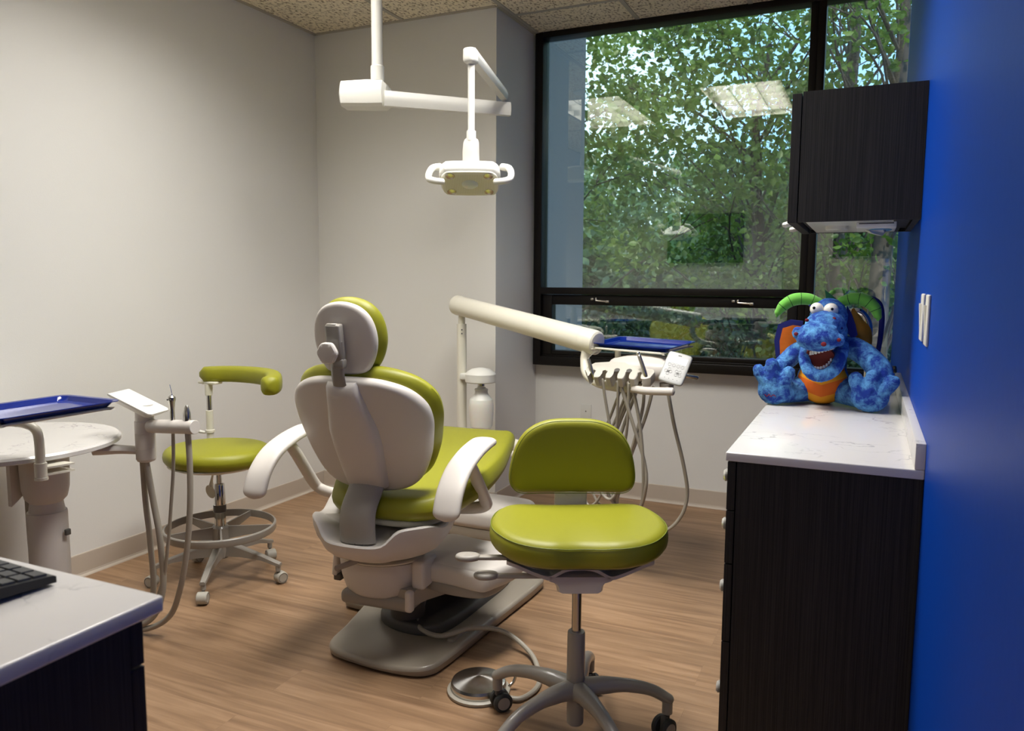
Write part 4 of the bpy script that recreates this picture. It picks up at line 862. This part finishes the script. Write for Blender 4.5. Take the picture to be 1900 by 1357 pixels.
# ---------------------------------------------------------------- base cabinets and worktops
wt = B(); wt.bx(-.284, .128, 1.822, 3.272, .893, .914, .003)
tag(wt.build('worktop', 'quartz', angle=30), 'white veined quartz worktop along the blue wall', 'countertop')
wt = B(); wt.bx(.108, .128, 1.822, 3.272, .9145, .971, .0012)
tag(wt.build('backsplash', 'quartz', angle=30), 'low white quartz upstand at the back of the worktop by the blue wall', 'backsplash')
for k, (y0, y1) in enumerate(((1.830, 2.548), (2.552, 3.268))):
    c = thing('base_cabinet', ['black woodgrain drawer cabinet nearest the camera under the blue-wall worktop', 'black woodgrain drawer cabinet behind the nearest one under the blue-wall worktop'][k], 'cabinet', (-.07, (y0+y1)/2, 0))
    D = Matrix.Translation((.07, -(y0+y1)/2, 0))
    b = B(D); b.bx(-.258, .127, y0, y1, .10, .892); b.bx(-.21, .127, y0+.002, y1-.002, 0, .10); b.build('carcass', 'lam', c, smooth=False)
    for z0, z1, kz in ((.774, .889, .774), (.644, .771, .700), (.451, .641, .560), (.105, .448, .36)):
        d = B(D); d.bx(-.280, -.261, y0+.002, y1-.002, z0, z1, .001); dd = d.build('drawer', 'lam', c, smooth=False)
        kk = B(D); kk.lathe([(.005, 0), (.005, .010), (.014, .014), (.016, .019), (.012, .024), (.001, .025)], (-.280, (y0+y1)/2-(.25 if k == 0 else 0), (z0+z1)/2), 18, rot('Y', -90)); kk.build('knob', 'darkpanel', dd)
wt = B(); wt.bx(-3.100, -.783, .002, .667, .893, .914, .003)
tag(wt.build('worktop', 'quartz', angle=30), 'white veined quartz worktop with a keyboard on it, bottom left', 'countertop')
for k in range(3):
    x1 = -.801-.765*k; x0 = x1-.761
    c = thing('base_cabinet', ['black cabinet under the keyboard worktop, its side panel facing the blue wall', 'black cabinet under the keyboard worktop, in the middle of the run', 'black cabinet under the keyboard worktop, against the white left wall'][k], 'cabinet', ((x0+x1)/2, .33, 0))
    D = Matrix.Translation((-(x0+x1)/2, -.33, 0))
    b = B(D); b.bx(x0, x1, .004, .630, .10, .892); b.bx(x0, x1, .004, .58, 0, .10); b.build('carcass', 'lam', c, smooth=False)
    for z0, z1 in ((.828, .889), (.600, .825), (.350, .597), (.105, .347)):
        d = B(D); d.bx(x0+.002, x1-.002, .632, .651, z0, z1, .001); dd = d.build('drawer', 'lam', c, smooth=False)
        kk = B(D); kk.lathe([(.005, 0), (.005, .010), (.014, .014), (.016, .019), (.001, .023)], ((x0+x1)/2, .651, (z0+z1)/2), 18, rot('X', -90)); kk.build('knob', 'darkpanel', dd)
# keyboard
kb = thing('keyboard', 'black computer keyboard lying on the worktop at the left edge', 'keyboard', (-1.158, .578, .914), math.radians(177))
b = B(); b.loft([[V(x, -.065, .004), V(x, .065, .010), V(x, .065, .024), V(x, .062, .026), V(x, -.062, .014), V(x, -.065, .012)] for x in (-.222, .222)]); b.build('keyboard_case', 'black', kb, angle=20)
kk = 0
for r_ in range(6):
    nx = 16; y = .049-.0195*r_
    for c_ in range(nx):
        if r_ == 5 and 4 < c_ < 10:
            if c_ != 5: continue
            w = .108; x = -.205+.0273*7.0
        else: w = .0235; x = -.205+.0273*c_
        b = B(); z = .0205+.1*(y)*1.0; b.loft([[V(x+sx*w/2*k_, y+sy*.0085*k_, z+dz+sy*.0008) for sx, sy in ((-1, -1), (1, -1), (1, 1), (-1, 1))] for dz, k_ in ((-.002, 1), (.0025, .90))]); b.build('key', 'darkgrey' if False else 'keycap' if 'keycap' in M else 'black', kb, smooth=False)
# monitor on the rear wall (seen reflected in the window)
mo = thing('wall_monitor', 'black flat screen on the rear wall above the keyboard, seen only reflected in the window', 'monitor', (-1.69, .0, 1.80))
b = B(); b.bx(-.42, .42, .03, .06, -.27, .27, .006); b.build('monitor_case', 'black', mo); B().bx(-.10, .10, 0, .031, -.08, .08).build('wall_mount', 'black', mo)
# wall cabinet
wc = thing('wall_cabinet', 'black woodgrain wall cabinet hung on the blue wall in front of the window', 'wall cabinet', (-.03, 2.83, 1.492))
D = Matrix.Translation((.03, -2.83, -1.492)); y0, y1, z0, z1 = 2.534, 3.125, 1.492, 1.877
b = B(D); b.bx(-.206, .127, y0, y0+.018, z0, z1); b.bx(-.206, .127, y1-.018, y1, z0, z1); b.bx(-.205, .126, y0+.018, y1-.018, z1-.018, z1-.001); b.bx(-.205, .126, y0+.018, y1-.018, z0+.012, z0+.030); b.bx(.108, .126, y0+.018, y1-.018, z0+.001, z1-.019); b.bx(.06, .085, y0+.018, y1-.018, z0, z0+.012); b.build('carcass', 'lam', wc, smooth=False)
b = B(D); b.bx(-.185, .058, y0+.0185, y1-.0185, z0+.001, z0+.0118); b.build('underside_panel', 'white', wc, smooth=False)
for k in range(2):
    ya = y0+(y1-y0)/2*k+.001; yb = ya+(y1-y0)/2-.002
    b = B(D); b.bx(-.236, -.209, ya, yb, z0-.002, z1-.004, .001); dd = b.build('door', 'lam', wc, smooth=False)
    b = B(D); b.tube([(-.230, (2.70, 2.95)[k], 1.498), (-.252, (2.70, 2.95)[k], 1.497), (-.262, (2.70, 2.95)[k], 1.496)], [.005, .010, .008], 12, n=6, capr=.6, sx=1.6); b.build('door_pull', 'white', dd)
b = B(D); b.lathe([(.034, 0), (.034, -.010), (.030, -.013), (.001, -.013)], (-.105, 2.78, z0+.001), 32); b.build('puck_light', 'white', wc)
tb_ = thing('tissue_carton', 'white and blue tissue carton fixed under the wall cabinet', 'tissue box', (.012, 2.70, 1.492))
b = B(); b.bx(-.055, .055, -.10, .10, -.018, 0, .002); b.build('carton', 'white', tb_); b = B(); b.bx(-.048, .048, -.1012, -.0995, -.006, -.003); b.build('carton_slot', 'black', tb_)
b = B(); b.pad([(-.01, -.05), (.035, -.05), (.045, 0), (.03, .06), (-.01, .05), (-.02, 0)], -.0195, -.018, .0005, n=32); b.build('printed_patch', mat('print_blue', S(60, 140, 190), .5), tb_)
b = B(); b.loft([[V(-.03, -.02, -.018), V(.02, -.03, -.018), V(.03, .02, -.018), V(-.02, .03, -.018)], [V(-.02, -.03, -.022), V(.025, -.015, -.028), V(.015, .03, -.026), V(-.03, .01, -.020)], [V(-.01, -.04, -.030), V(.02, -.02, -.038), V(.005, .02, -.034), V(-.02, -.01, -.028)]]); b.build('tissue', 'white', tb_)
# switches on the blue wall
for k, (y, lb) in enumerate(((2.16, 'white rocker switch plate on the blue wall, the one nearer the window'), (1.985, 'white rocker switch plate on the blue wall, the one nearer the camera'))):
    s = thing('light_switch', lb, 'light switch', (.128, y, 1.225)); b = B(); b.bx(-.007, 0, -.036, .036, -.058, .058, .004); b.build('plate', 'white', s)
    b = B(); b.loft([[V(-.006, -.017, z), V(-.006, .017, z), V(-x, .015, z), V(-x, -.015, z)] for z, x in ((-.034, .008), (.034, .012))]); b.build('rocker', 'white', s)
# ---------------------------------------------------------------- plush dragon on the worktop, chrome tap behind it
def fur(name, c1, c2, sc=26):
    m, n, L, b = node_mat(name)
    t = n.new('ShaderNodeTexCoord'); z = n.new('ShaderNodeTexNoise'); z.inputs['Scale'].default_value = sc; z.inputs['Detail'].default_value = 8; z.inputs['Roughness'].default_value = .7; z.inputs['Distortion'].default_value = .3
    L.new(t.outputs['Object'], z.inputs['Vector'])
    r = n.new('ShaderNodeValToRGB'); r.color_ramp.elements[0].position = .44; r.color_ramp.elements[1].position = .64
    r.color_ramp.elements[0].color = c1; r.color_ramp.elements[1].color = c2; L.new(z.outputs['Fac'], r.inputs['Fac']); L.new(r.outputs['Color'], b.inputs['Base Color'])
    f = n.new('ShaderNodeTexNoise'); f.inputs['Scale'].default_value = 420; f.inputs['Detail'].default_value = 3
    L.new(t.outputs['Object'], f.inputs['Vector'])
    bp = n.new('ShaderNodeBump'); bp.inputs['Strength'].default_value = .9; bp.inputs['Distance'].default_value = .003
    L.new(f.outputs['Fac'], bp.inputs['Height']); L.new(bp.outputs['Normal'], b.inputs['Normal'])
    b.inputs['Roughness'].default_value = .85; b.inputs['Sheen Weight'].default_value = .5; b.inputs['Sheen Tint'].default_value = c2
    return m
M['fur'] = fur('blue_plush', S(0, 48, 150), S(104, 176, 228))
M['furdark'] = fur('deep_blue_plush', S(3, 44, 140), S(30, 96, 190))
M['horn'] = mat('green_felt', S(104, 184, 62), .8, sheen=.3)
M['hornline'] = mat('green_seam', S(20, 60, 20), .8)
M['crest'] = mat('dark_green_felt', S(20, 96, 60), .8)
M['navy'] = mat('navy_felt', S(10, 24, 110), .8)
M['orange'] = mat('orange_cloth', S(226, 112, 10), .75, bump=.6, bscale=60)
M['gold'] = mat('gold_cloth', S(214, 140, 20), .7, bump=1.0, bscale=40)
M['gum'] = mat('pink_gum', S(200, 104, 90), .35)
M['tooth'] = mat('white_tooth', S(240, 236, 224), .25)
M['mouth'] = mat('mouth_red', S(110, 34, 22), .8)
M['pupil'] = mat('black_pupil', S(8, 8, 8), .2)
def mk_belly():
    m, n, L, b = node_mat('striped_belly_cloth')
    t = n.new('ShaderNodeTexCoord'); s = n.new('ShaderNodeSeparateXYZ'); L.new(t.outputs['Object'], s.inputs['Vector'])
    x2 = n.new('ShaderNodeMath'); x2.operation = 'MULTIPLY'; L.new(s.outputs['X'], x2.inputs[0]); L.new(s.outputs['X'], x2.inputs[1])
    k = n.new('ShaderNodeMath'); k.operation = 'MULTIPLY_ADD'; k.inputs[1].default_value = 7.0; L.new(x2.outputs['Value'], k.inputs[0]); L.new(s.outputs['Z'], k.inputs[2])
    ab = n.new('ShaderNodeMath'); ab.operation = 'ABSOLUTE'; L.new(s.outputs['X'], ab.inputs[0])
    k2 = n.new('ShaderNodeMath'); k2.operation = 'MULTIPLY_ADD'; k2.inputs[1].default_value = -.35; L.new(ab.outputs['Value'], k2.inputs[0]); L.new(s.outputs['Z'], k2.inputs[2])
    r = n.new('ShaderNodeValToRGB'); r.color_ramp.interpolation = 'CONSTANT'; e = r.color_ramp.elements
    O_, Y_ = S(226, 104, 8), S(236, 158, 14)
    e[0].position = 0; e[0].color = Y_; e[1].position = .028/.2; e[1].color = O_
    q = e.new(.068/.2); q.color = Y_
    q = e.new(.092/.2); q.color = O_; q = e.new(.120/.2); q.color = Y_; q = e.new(.136/.2); q.color = O_
    sc = n.new('ShaderNodeMath'); sc.operation = 'MULTIPLY'; sc.inputs[1].default_value = 5.0; L.new(k2.outputs['Value'], sc.inputs[0])
    L.new(sc.outputs['Value'], r.inputs['Fac']); L.new(r.outputs['Color'], b.inputs['Base Color']); b.inputs['Roughness'].default_value = .75
    return m
M['belly'] = mk_belly()
dg = thing('plush_dragon', 'blue plush dragon with green horns and a toothy grin, sitting on the worktop', 'stuffed toy', (-.122, 2.70, .914), math.radians(0))
vtex = bpy.data.textures.new('plush_tufts', 'CLOUDS'); vtex.noise_scale = .008
def plush(b, name, m, parent, vox=.0035, tuft=.004, **kw):
    o = b.build(name, m, parent, **kw)
    r = o.modifiers.new('remesh', 'REMESH'); r.mode = 'VOXEL'; r.voxel_size = vox; r.use_smooth_shade = True
    s = o.modifiers.new('smooth', 'SMOOTH'); s.factor = .6; s.iterations = 7
    if tuft:
        d = o.modifiers.new('tufts', 'DISPLACE'); d.texture = vtex; d.strength = tuft; d.mid_level = .5; d.texture_coords = 'LOCAL'
    return o
b = B()
# seat, trunk, shoulders
b.sphere((.0, .035, .075), (.082, .070, .078)); b.sphere((0, .035, .135), (.072, .058, .075)); b.sphere((0, .03, .185), (.055, .050, .05))
# legs and soles with three toes
b.tube([(-.045, .02, .05), (-.09, -.03, .042), (-.125, -.075, .045)], [.045, .040, .040], 14, n=10, capr=.8)
b.tube([(.05, .02, .05), (.10, -.04, .046), (.135, -.095, .048)], [.045, .042, .042], 14, n=10, capr=.8)
b.sphere((-.140, -.085, .048), (.052, .026, .048)); b.tube([(-.155, -.085, .06), (-.185, -.085, .100), (-.192, -.085, .115)], [.024, .020, .018], 12, n=6, capr=.9); b.tube([(-.142, -.085, .07), (-.148, -.085, .115), (-.150, -.085, .134)], [.026, .023, .021], 12, n=6, capr=.9); b.tube([(-.122, -.085, .06), (-.100, -.085, .095), (-.096, -.085, .110)], [.024, .022, .020], 12, n=6, capr=.9)
b.sphere((.142, -.115, .050), (.056, .028, .050)); b.tube([(.122, -.115, .06), (.103, -.115, .092), (.100, -.115, .105)], [.026, .023, .021], 12, n=6, capr=.9); b.tube([(.143, -.118, .07), (.147, -.118, .100), (.148, -.118, .115)], [.026, .023, .021], 12, n=6, capr=.9); b.tube([(.165, -.115, .06), (.193, -.115, .085), (.205, -.115, .100)], [.026, .022, .020], 12, n=6, capr=.9)
# arms
b.tube([(-.05, .015, .185), (-.085, -.0, .165), (-.118, -.03, .130), (-.138, -.055, .112)], [.030, .031, .029, .028], 14, n=12, capr=.8)
b.tube([(.055, .015, .195), (.095, .0, .185), (.135, -.035, .160), (.165, -.07, .128), (.172, -.085, .105)], [.032, .036, .036, .038, .034], 14, n=14, capr=.8)
body = plush(b, 'body', 'fur', dg)
b = B(); b.sphere((.0, .0, .075), (.078, .052, .074)); b.sphere((.0, .005, .12), (.066, .050, .055)); plush(b, 'belly', 'belly', dg, tuft=0)
# head: skull, broad snout, nostril bumps
b = B(); b.sphere((.010, -.01, .285), (.058, .050, .062)); b.sphere((.010, .0, .235), (.060, .055, .06)); b.sphere((.004, -.065, .262), (.062, .055, .046)); b.sphere((-.012, -.125, .222), (.066, .048, .040)); b.sphere((-.012, -.115, .240), (.060, .05, .036))
b.sphere((-.072, -.125, .238), (.018, .018, .020)); b.sphere((.048, -.130, .220), (.018, .018, .020))
head = plush(b, 'head', 'fur', dg)
b = B(); b.tube([(-.052, -.060, .190), (-.050, -.105, .150), (-.028, -.128, .115), (.008, -.132, .108), (.044, -.118, .135), (.056, -.075, .180), (.058, -.03, .200)], [.016, .018, .020, .020, .020, .020, .018], 12, n=30, capr=.7); b.sphere((.0, -.045, .165), (.052, .045, .050)); plush(b, 'lower_jaw', 'fur', head)
b = B(); b.loft([[V(-.006+w*math.cos(a), -.092+dp, z+.0*math.sin(a)) if False else V(-.006+w*math.cos(a), y-.012*math.sin(a), z+h*math.sin(a)) for a in [2*PI*k/24 for k in range(24)]] for y, w, h, z, dp in ((-.080, .046, .040, .160, 0), (-.100, .044, .038, .158, 0))]); b.build('mouth', 'mouth', head)
# dentures
def arch(z, up, y0, w, h, nm):
    gb = B(); path = [V(-.004+w*math.sin(t_), y0-.030*math.cos(t_)*1.0, z+(.0 if up else h*(1-math.cos(t_))*1.15)+(.012*math.sin(t_) if up else .006*math.sin(t_))) for t_ in [math.radians(-88+176*k/24) for k in range(25)]]
    gb.tube([p+V(0, .003, .006 if up else -.006) for p in path], .0055, 10, capr=.6); g = gb.build(nm, 'gum', head)
    nt_ = 12
    for k in range(nt_):
        f_ = (k+.5)/nt_*24; i = int(f_); p = path[i].lerp(path[i+1], f_-i); d = (path[i+1]-path[i]).normalized()
        a = math.atan2(d.y, d.x); tb = B(); L_ = .0135 if up else .0105
        tb.box(p+V(0, -.003, -.002 if up else .002), (.0078 if 3 < k < 8 else .0068, .006, L_), .0022, 2, mtx=Matrix.Rotation(a, 4, 'Z')); tb.build('tooth', 'tooth', g)
arch(.186, True, -.085, .037, .02, 'upper_denture'); arch(.128, False, -.090, .034, .030, 'lower_denture')
# eyes
for (x, z, r, px_, pz) in ((-.024, .312, .0205, -.007, .004), (.018, .309, .0225, .004, .004)):
    b = B(); b.sphere((x, -.058, z), r, 28, 18); e_ = b.build('eye', 'tooth', head)
    b = B(); b.sphere((x+px_, -.058-r*.93, z+pz), (.0046, .0028, .0046), 16, 10); b.build('pupil', 'pupil', e_)
# spots
for x, y, z, r in ((-.048, -.112, .286-.008, .006), (-.050, -.128, .258, .0065), (.030, -.104, .284, .006), (.007, -.172, .209, .008), (-.076, -.143, .236, .0065), (.048, -.149, .222, .0065), (.052, -.095, .255, .005), (-.045, -.048, .322, .004)):
    b = B(); b.sphere((x, y, z), (r, .003, r*.9), 14, 8); b.build('spot', 'red' if y < -.1 else 'navy', head)
# horns with seams
for s, pts in ((-1, [(-.020, -.005, .330), (-.055, -.012, .342), (-.095, -.018, .340), (-.125, -.022, .322), (-.143, -.024, .298), (-.147, -.024, .286)]), (1, [(.045, .0, .335), (.080, -.003, .345), (.115, -.006, .340), (.142, -.009, .318), (.153, -.010, .290), (.154, -.010, .280)])):
    b = B(); P_ = smooth_open(pts, 40); b.tube(P_, [.016, .019, .020, .018, .012, .005], 16, capr=.8); hn = b.build('horn', 'horn', head)
    rs = ramp([.016, .019, .020, .018, .012, .005], 40)
    for k in (5, 12, 19, 26): b = B(); d = (P_[k+1]-P_[k-1]).normalized(); b.lathe([(rs[k]*.98, -.0012), (rs[k]+.0006, 0), (rs[k]*.98, .0012), (rs[k]*.98, -.0012)], P_[k], 24, d.to_track_quat('Z', 'Y').to_matrix().to_4x4()); b.build('horn_seam', 'hornline', hn)
b = B(); b.loft([[V(x-.000, y, z) for x, z in ((-.008, .392), (-.004, .372), (.030, .345), (.002, .330))] for y in (-.012, -.004)]); b.build('crest_spike', 'crest', head)
# wings
b = B(); wo = [(-.070, .145), (-.150, .140), (-.158, .20), (-.148, .255), (-.110, .272), (-.070, .268)]
def prism_y(b, o, y0, y1): return b.loft([[V(x, y0, z) for x, z in o], [V(x, y1, z) for x, z in o]])
prism_y(b, wo, .035, .052).build('wing', 'navy', dg, smooth=False)
b = B(); prism_y(b, [(-.070, .150), (-.136, .146), (-.140, .20), (-.132, .243), (-.10, .254), (-.070, .250)], .030, .036).build('wing_lining', 'orange', dg, smooth=False)
b = B(); b.loft([[V(x, y, z) for x, z in ((.062, .325), (.078, .295), (.090, .262), (.098, .23), (.085, .215), (.068, .235), (.062, .28))] for y in (.0, .018)]); b.build('ear', 'navy', head, smooth=False)
b = B(); b.tube([(.095, .04, .15), (.115, .05, .19), (.112, .05, .235), (.092, .045, .275), (.08, .03, .31)], [.020, .028, .030, .018, .006], 10, n=14, sx=.4, capr=.5); b.build('wing_lining', 'gold', dg)
b = B(); b.tube([(.150, .045, .12), (.163, .05, .20), (.166, .05, .28), (.158, .05, .325), (.135, .05, .345), (.10, .05, .345)], [.007, .008, .009, .009, .008, .006], 10, n=24, capr=.6); b.build('wing', 'navy', dg)
b = B(); b.tube([(-.165, -.112, .036), (-.158, -.113, .030), (-.151, -.113, .037), (-.146, -.113, .030), (-.138, -.113, .036), (-.131, -.112, .030)], .0012, 6, n=30); b.build('sole_embroidery', 'red', dg)
# tap
tp = thing('kitchen_tap', 'chrome gooseneck tap standing on the worktop behind the plush dragon', 'tap', (.010, 3.02, .914))
b = B(); b.cyl((0, 0, 0), (0, 0, .03), .024, 24); b.tube([(0, 0, .02), (0, 0, .20), (-.004, 0, .255), (-.03, 0, .292), (-.065, 0, .292), (-.09, 0, .26), (-.094, 0, .22)], .011, 16, n=50); b.build('spout', 'chrome', tp)
b = B(); b.cyl((.0, -.01, .085), (.075, -.03, .095), .0085, 16); hnd = b.build('lever', 'chrome', tp); b = B(); b.cyl((.075, -.03, .095), (.092, -.034, .097), .0125, 16); b.build('lever_cap', 'black', hnd)
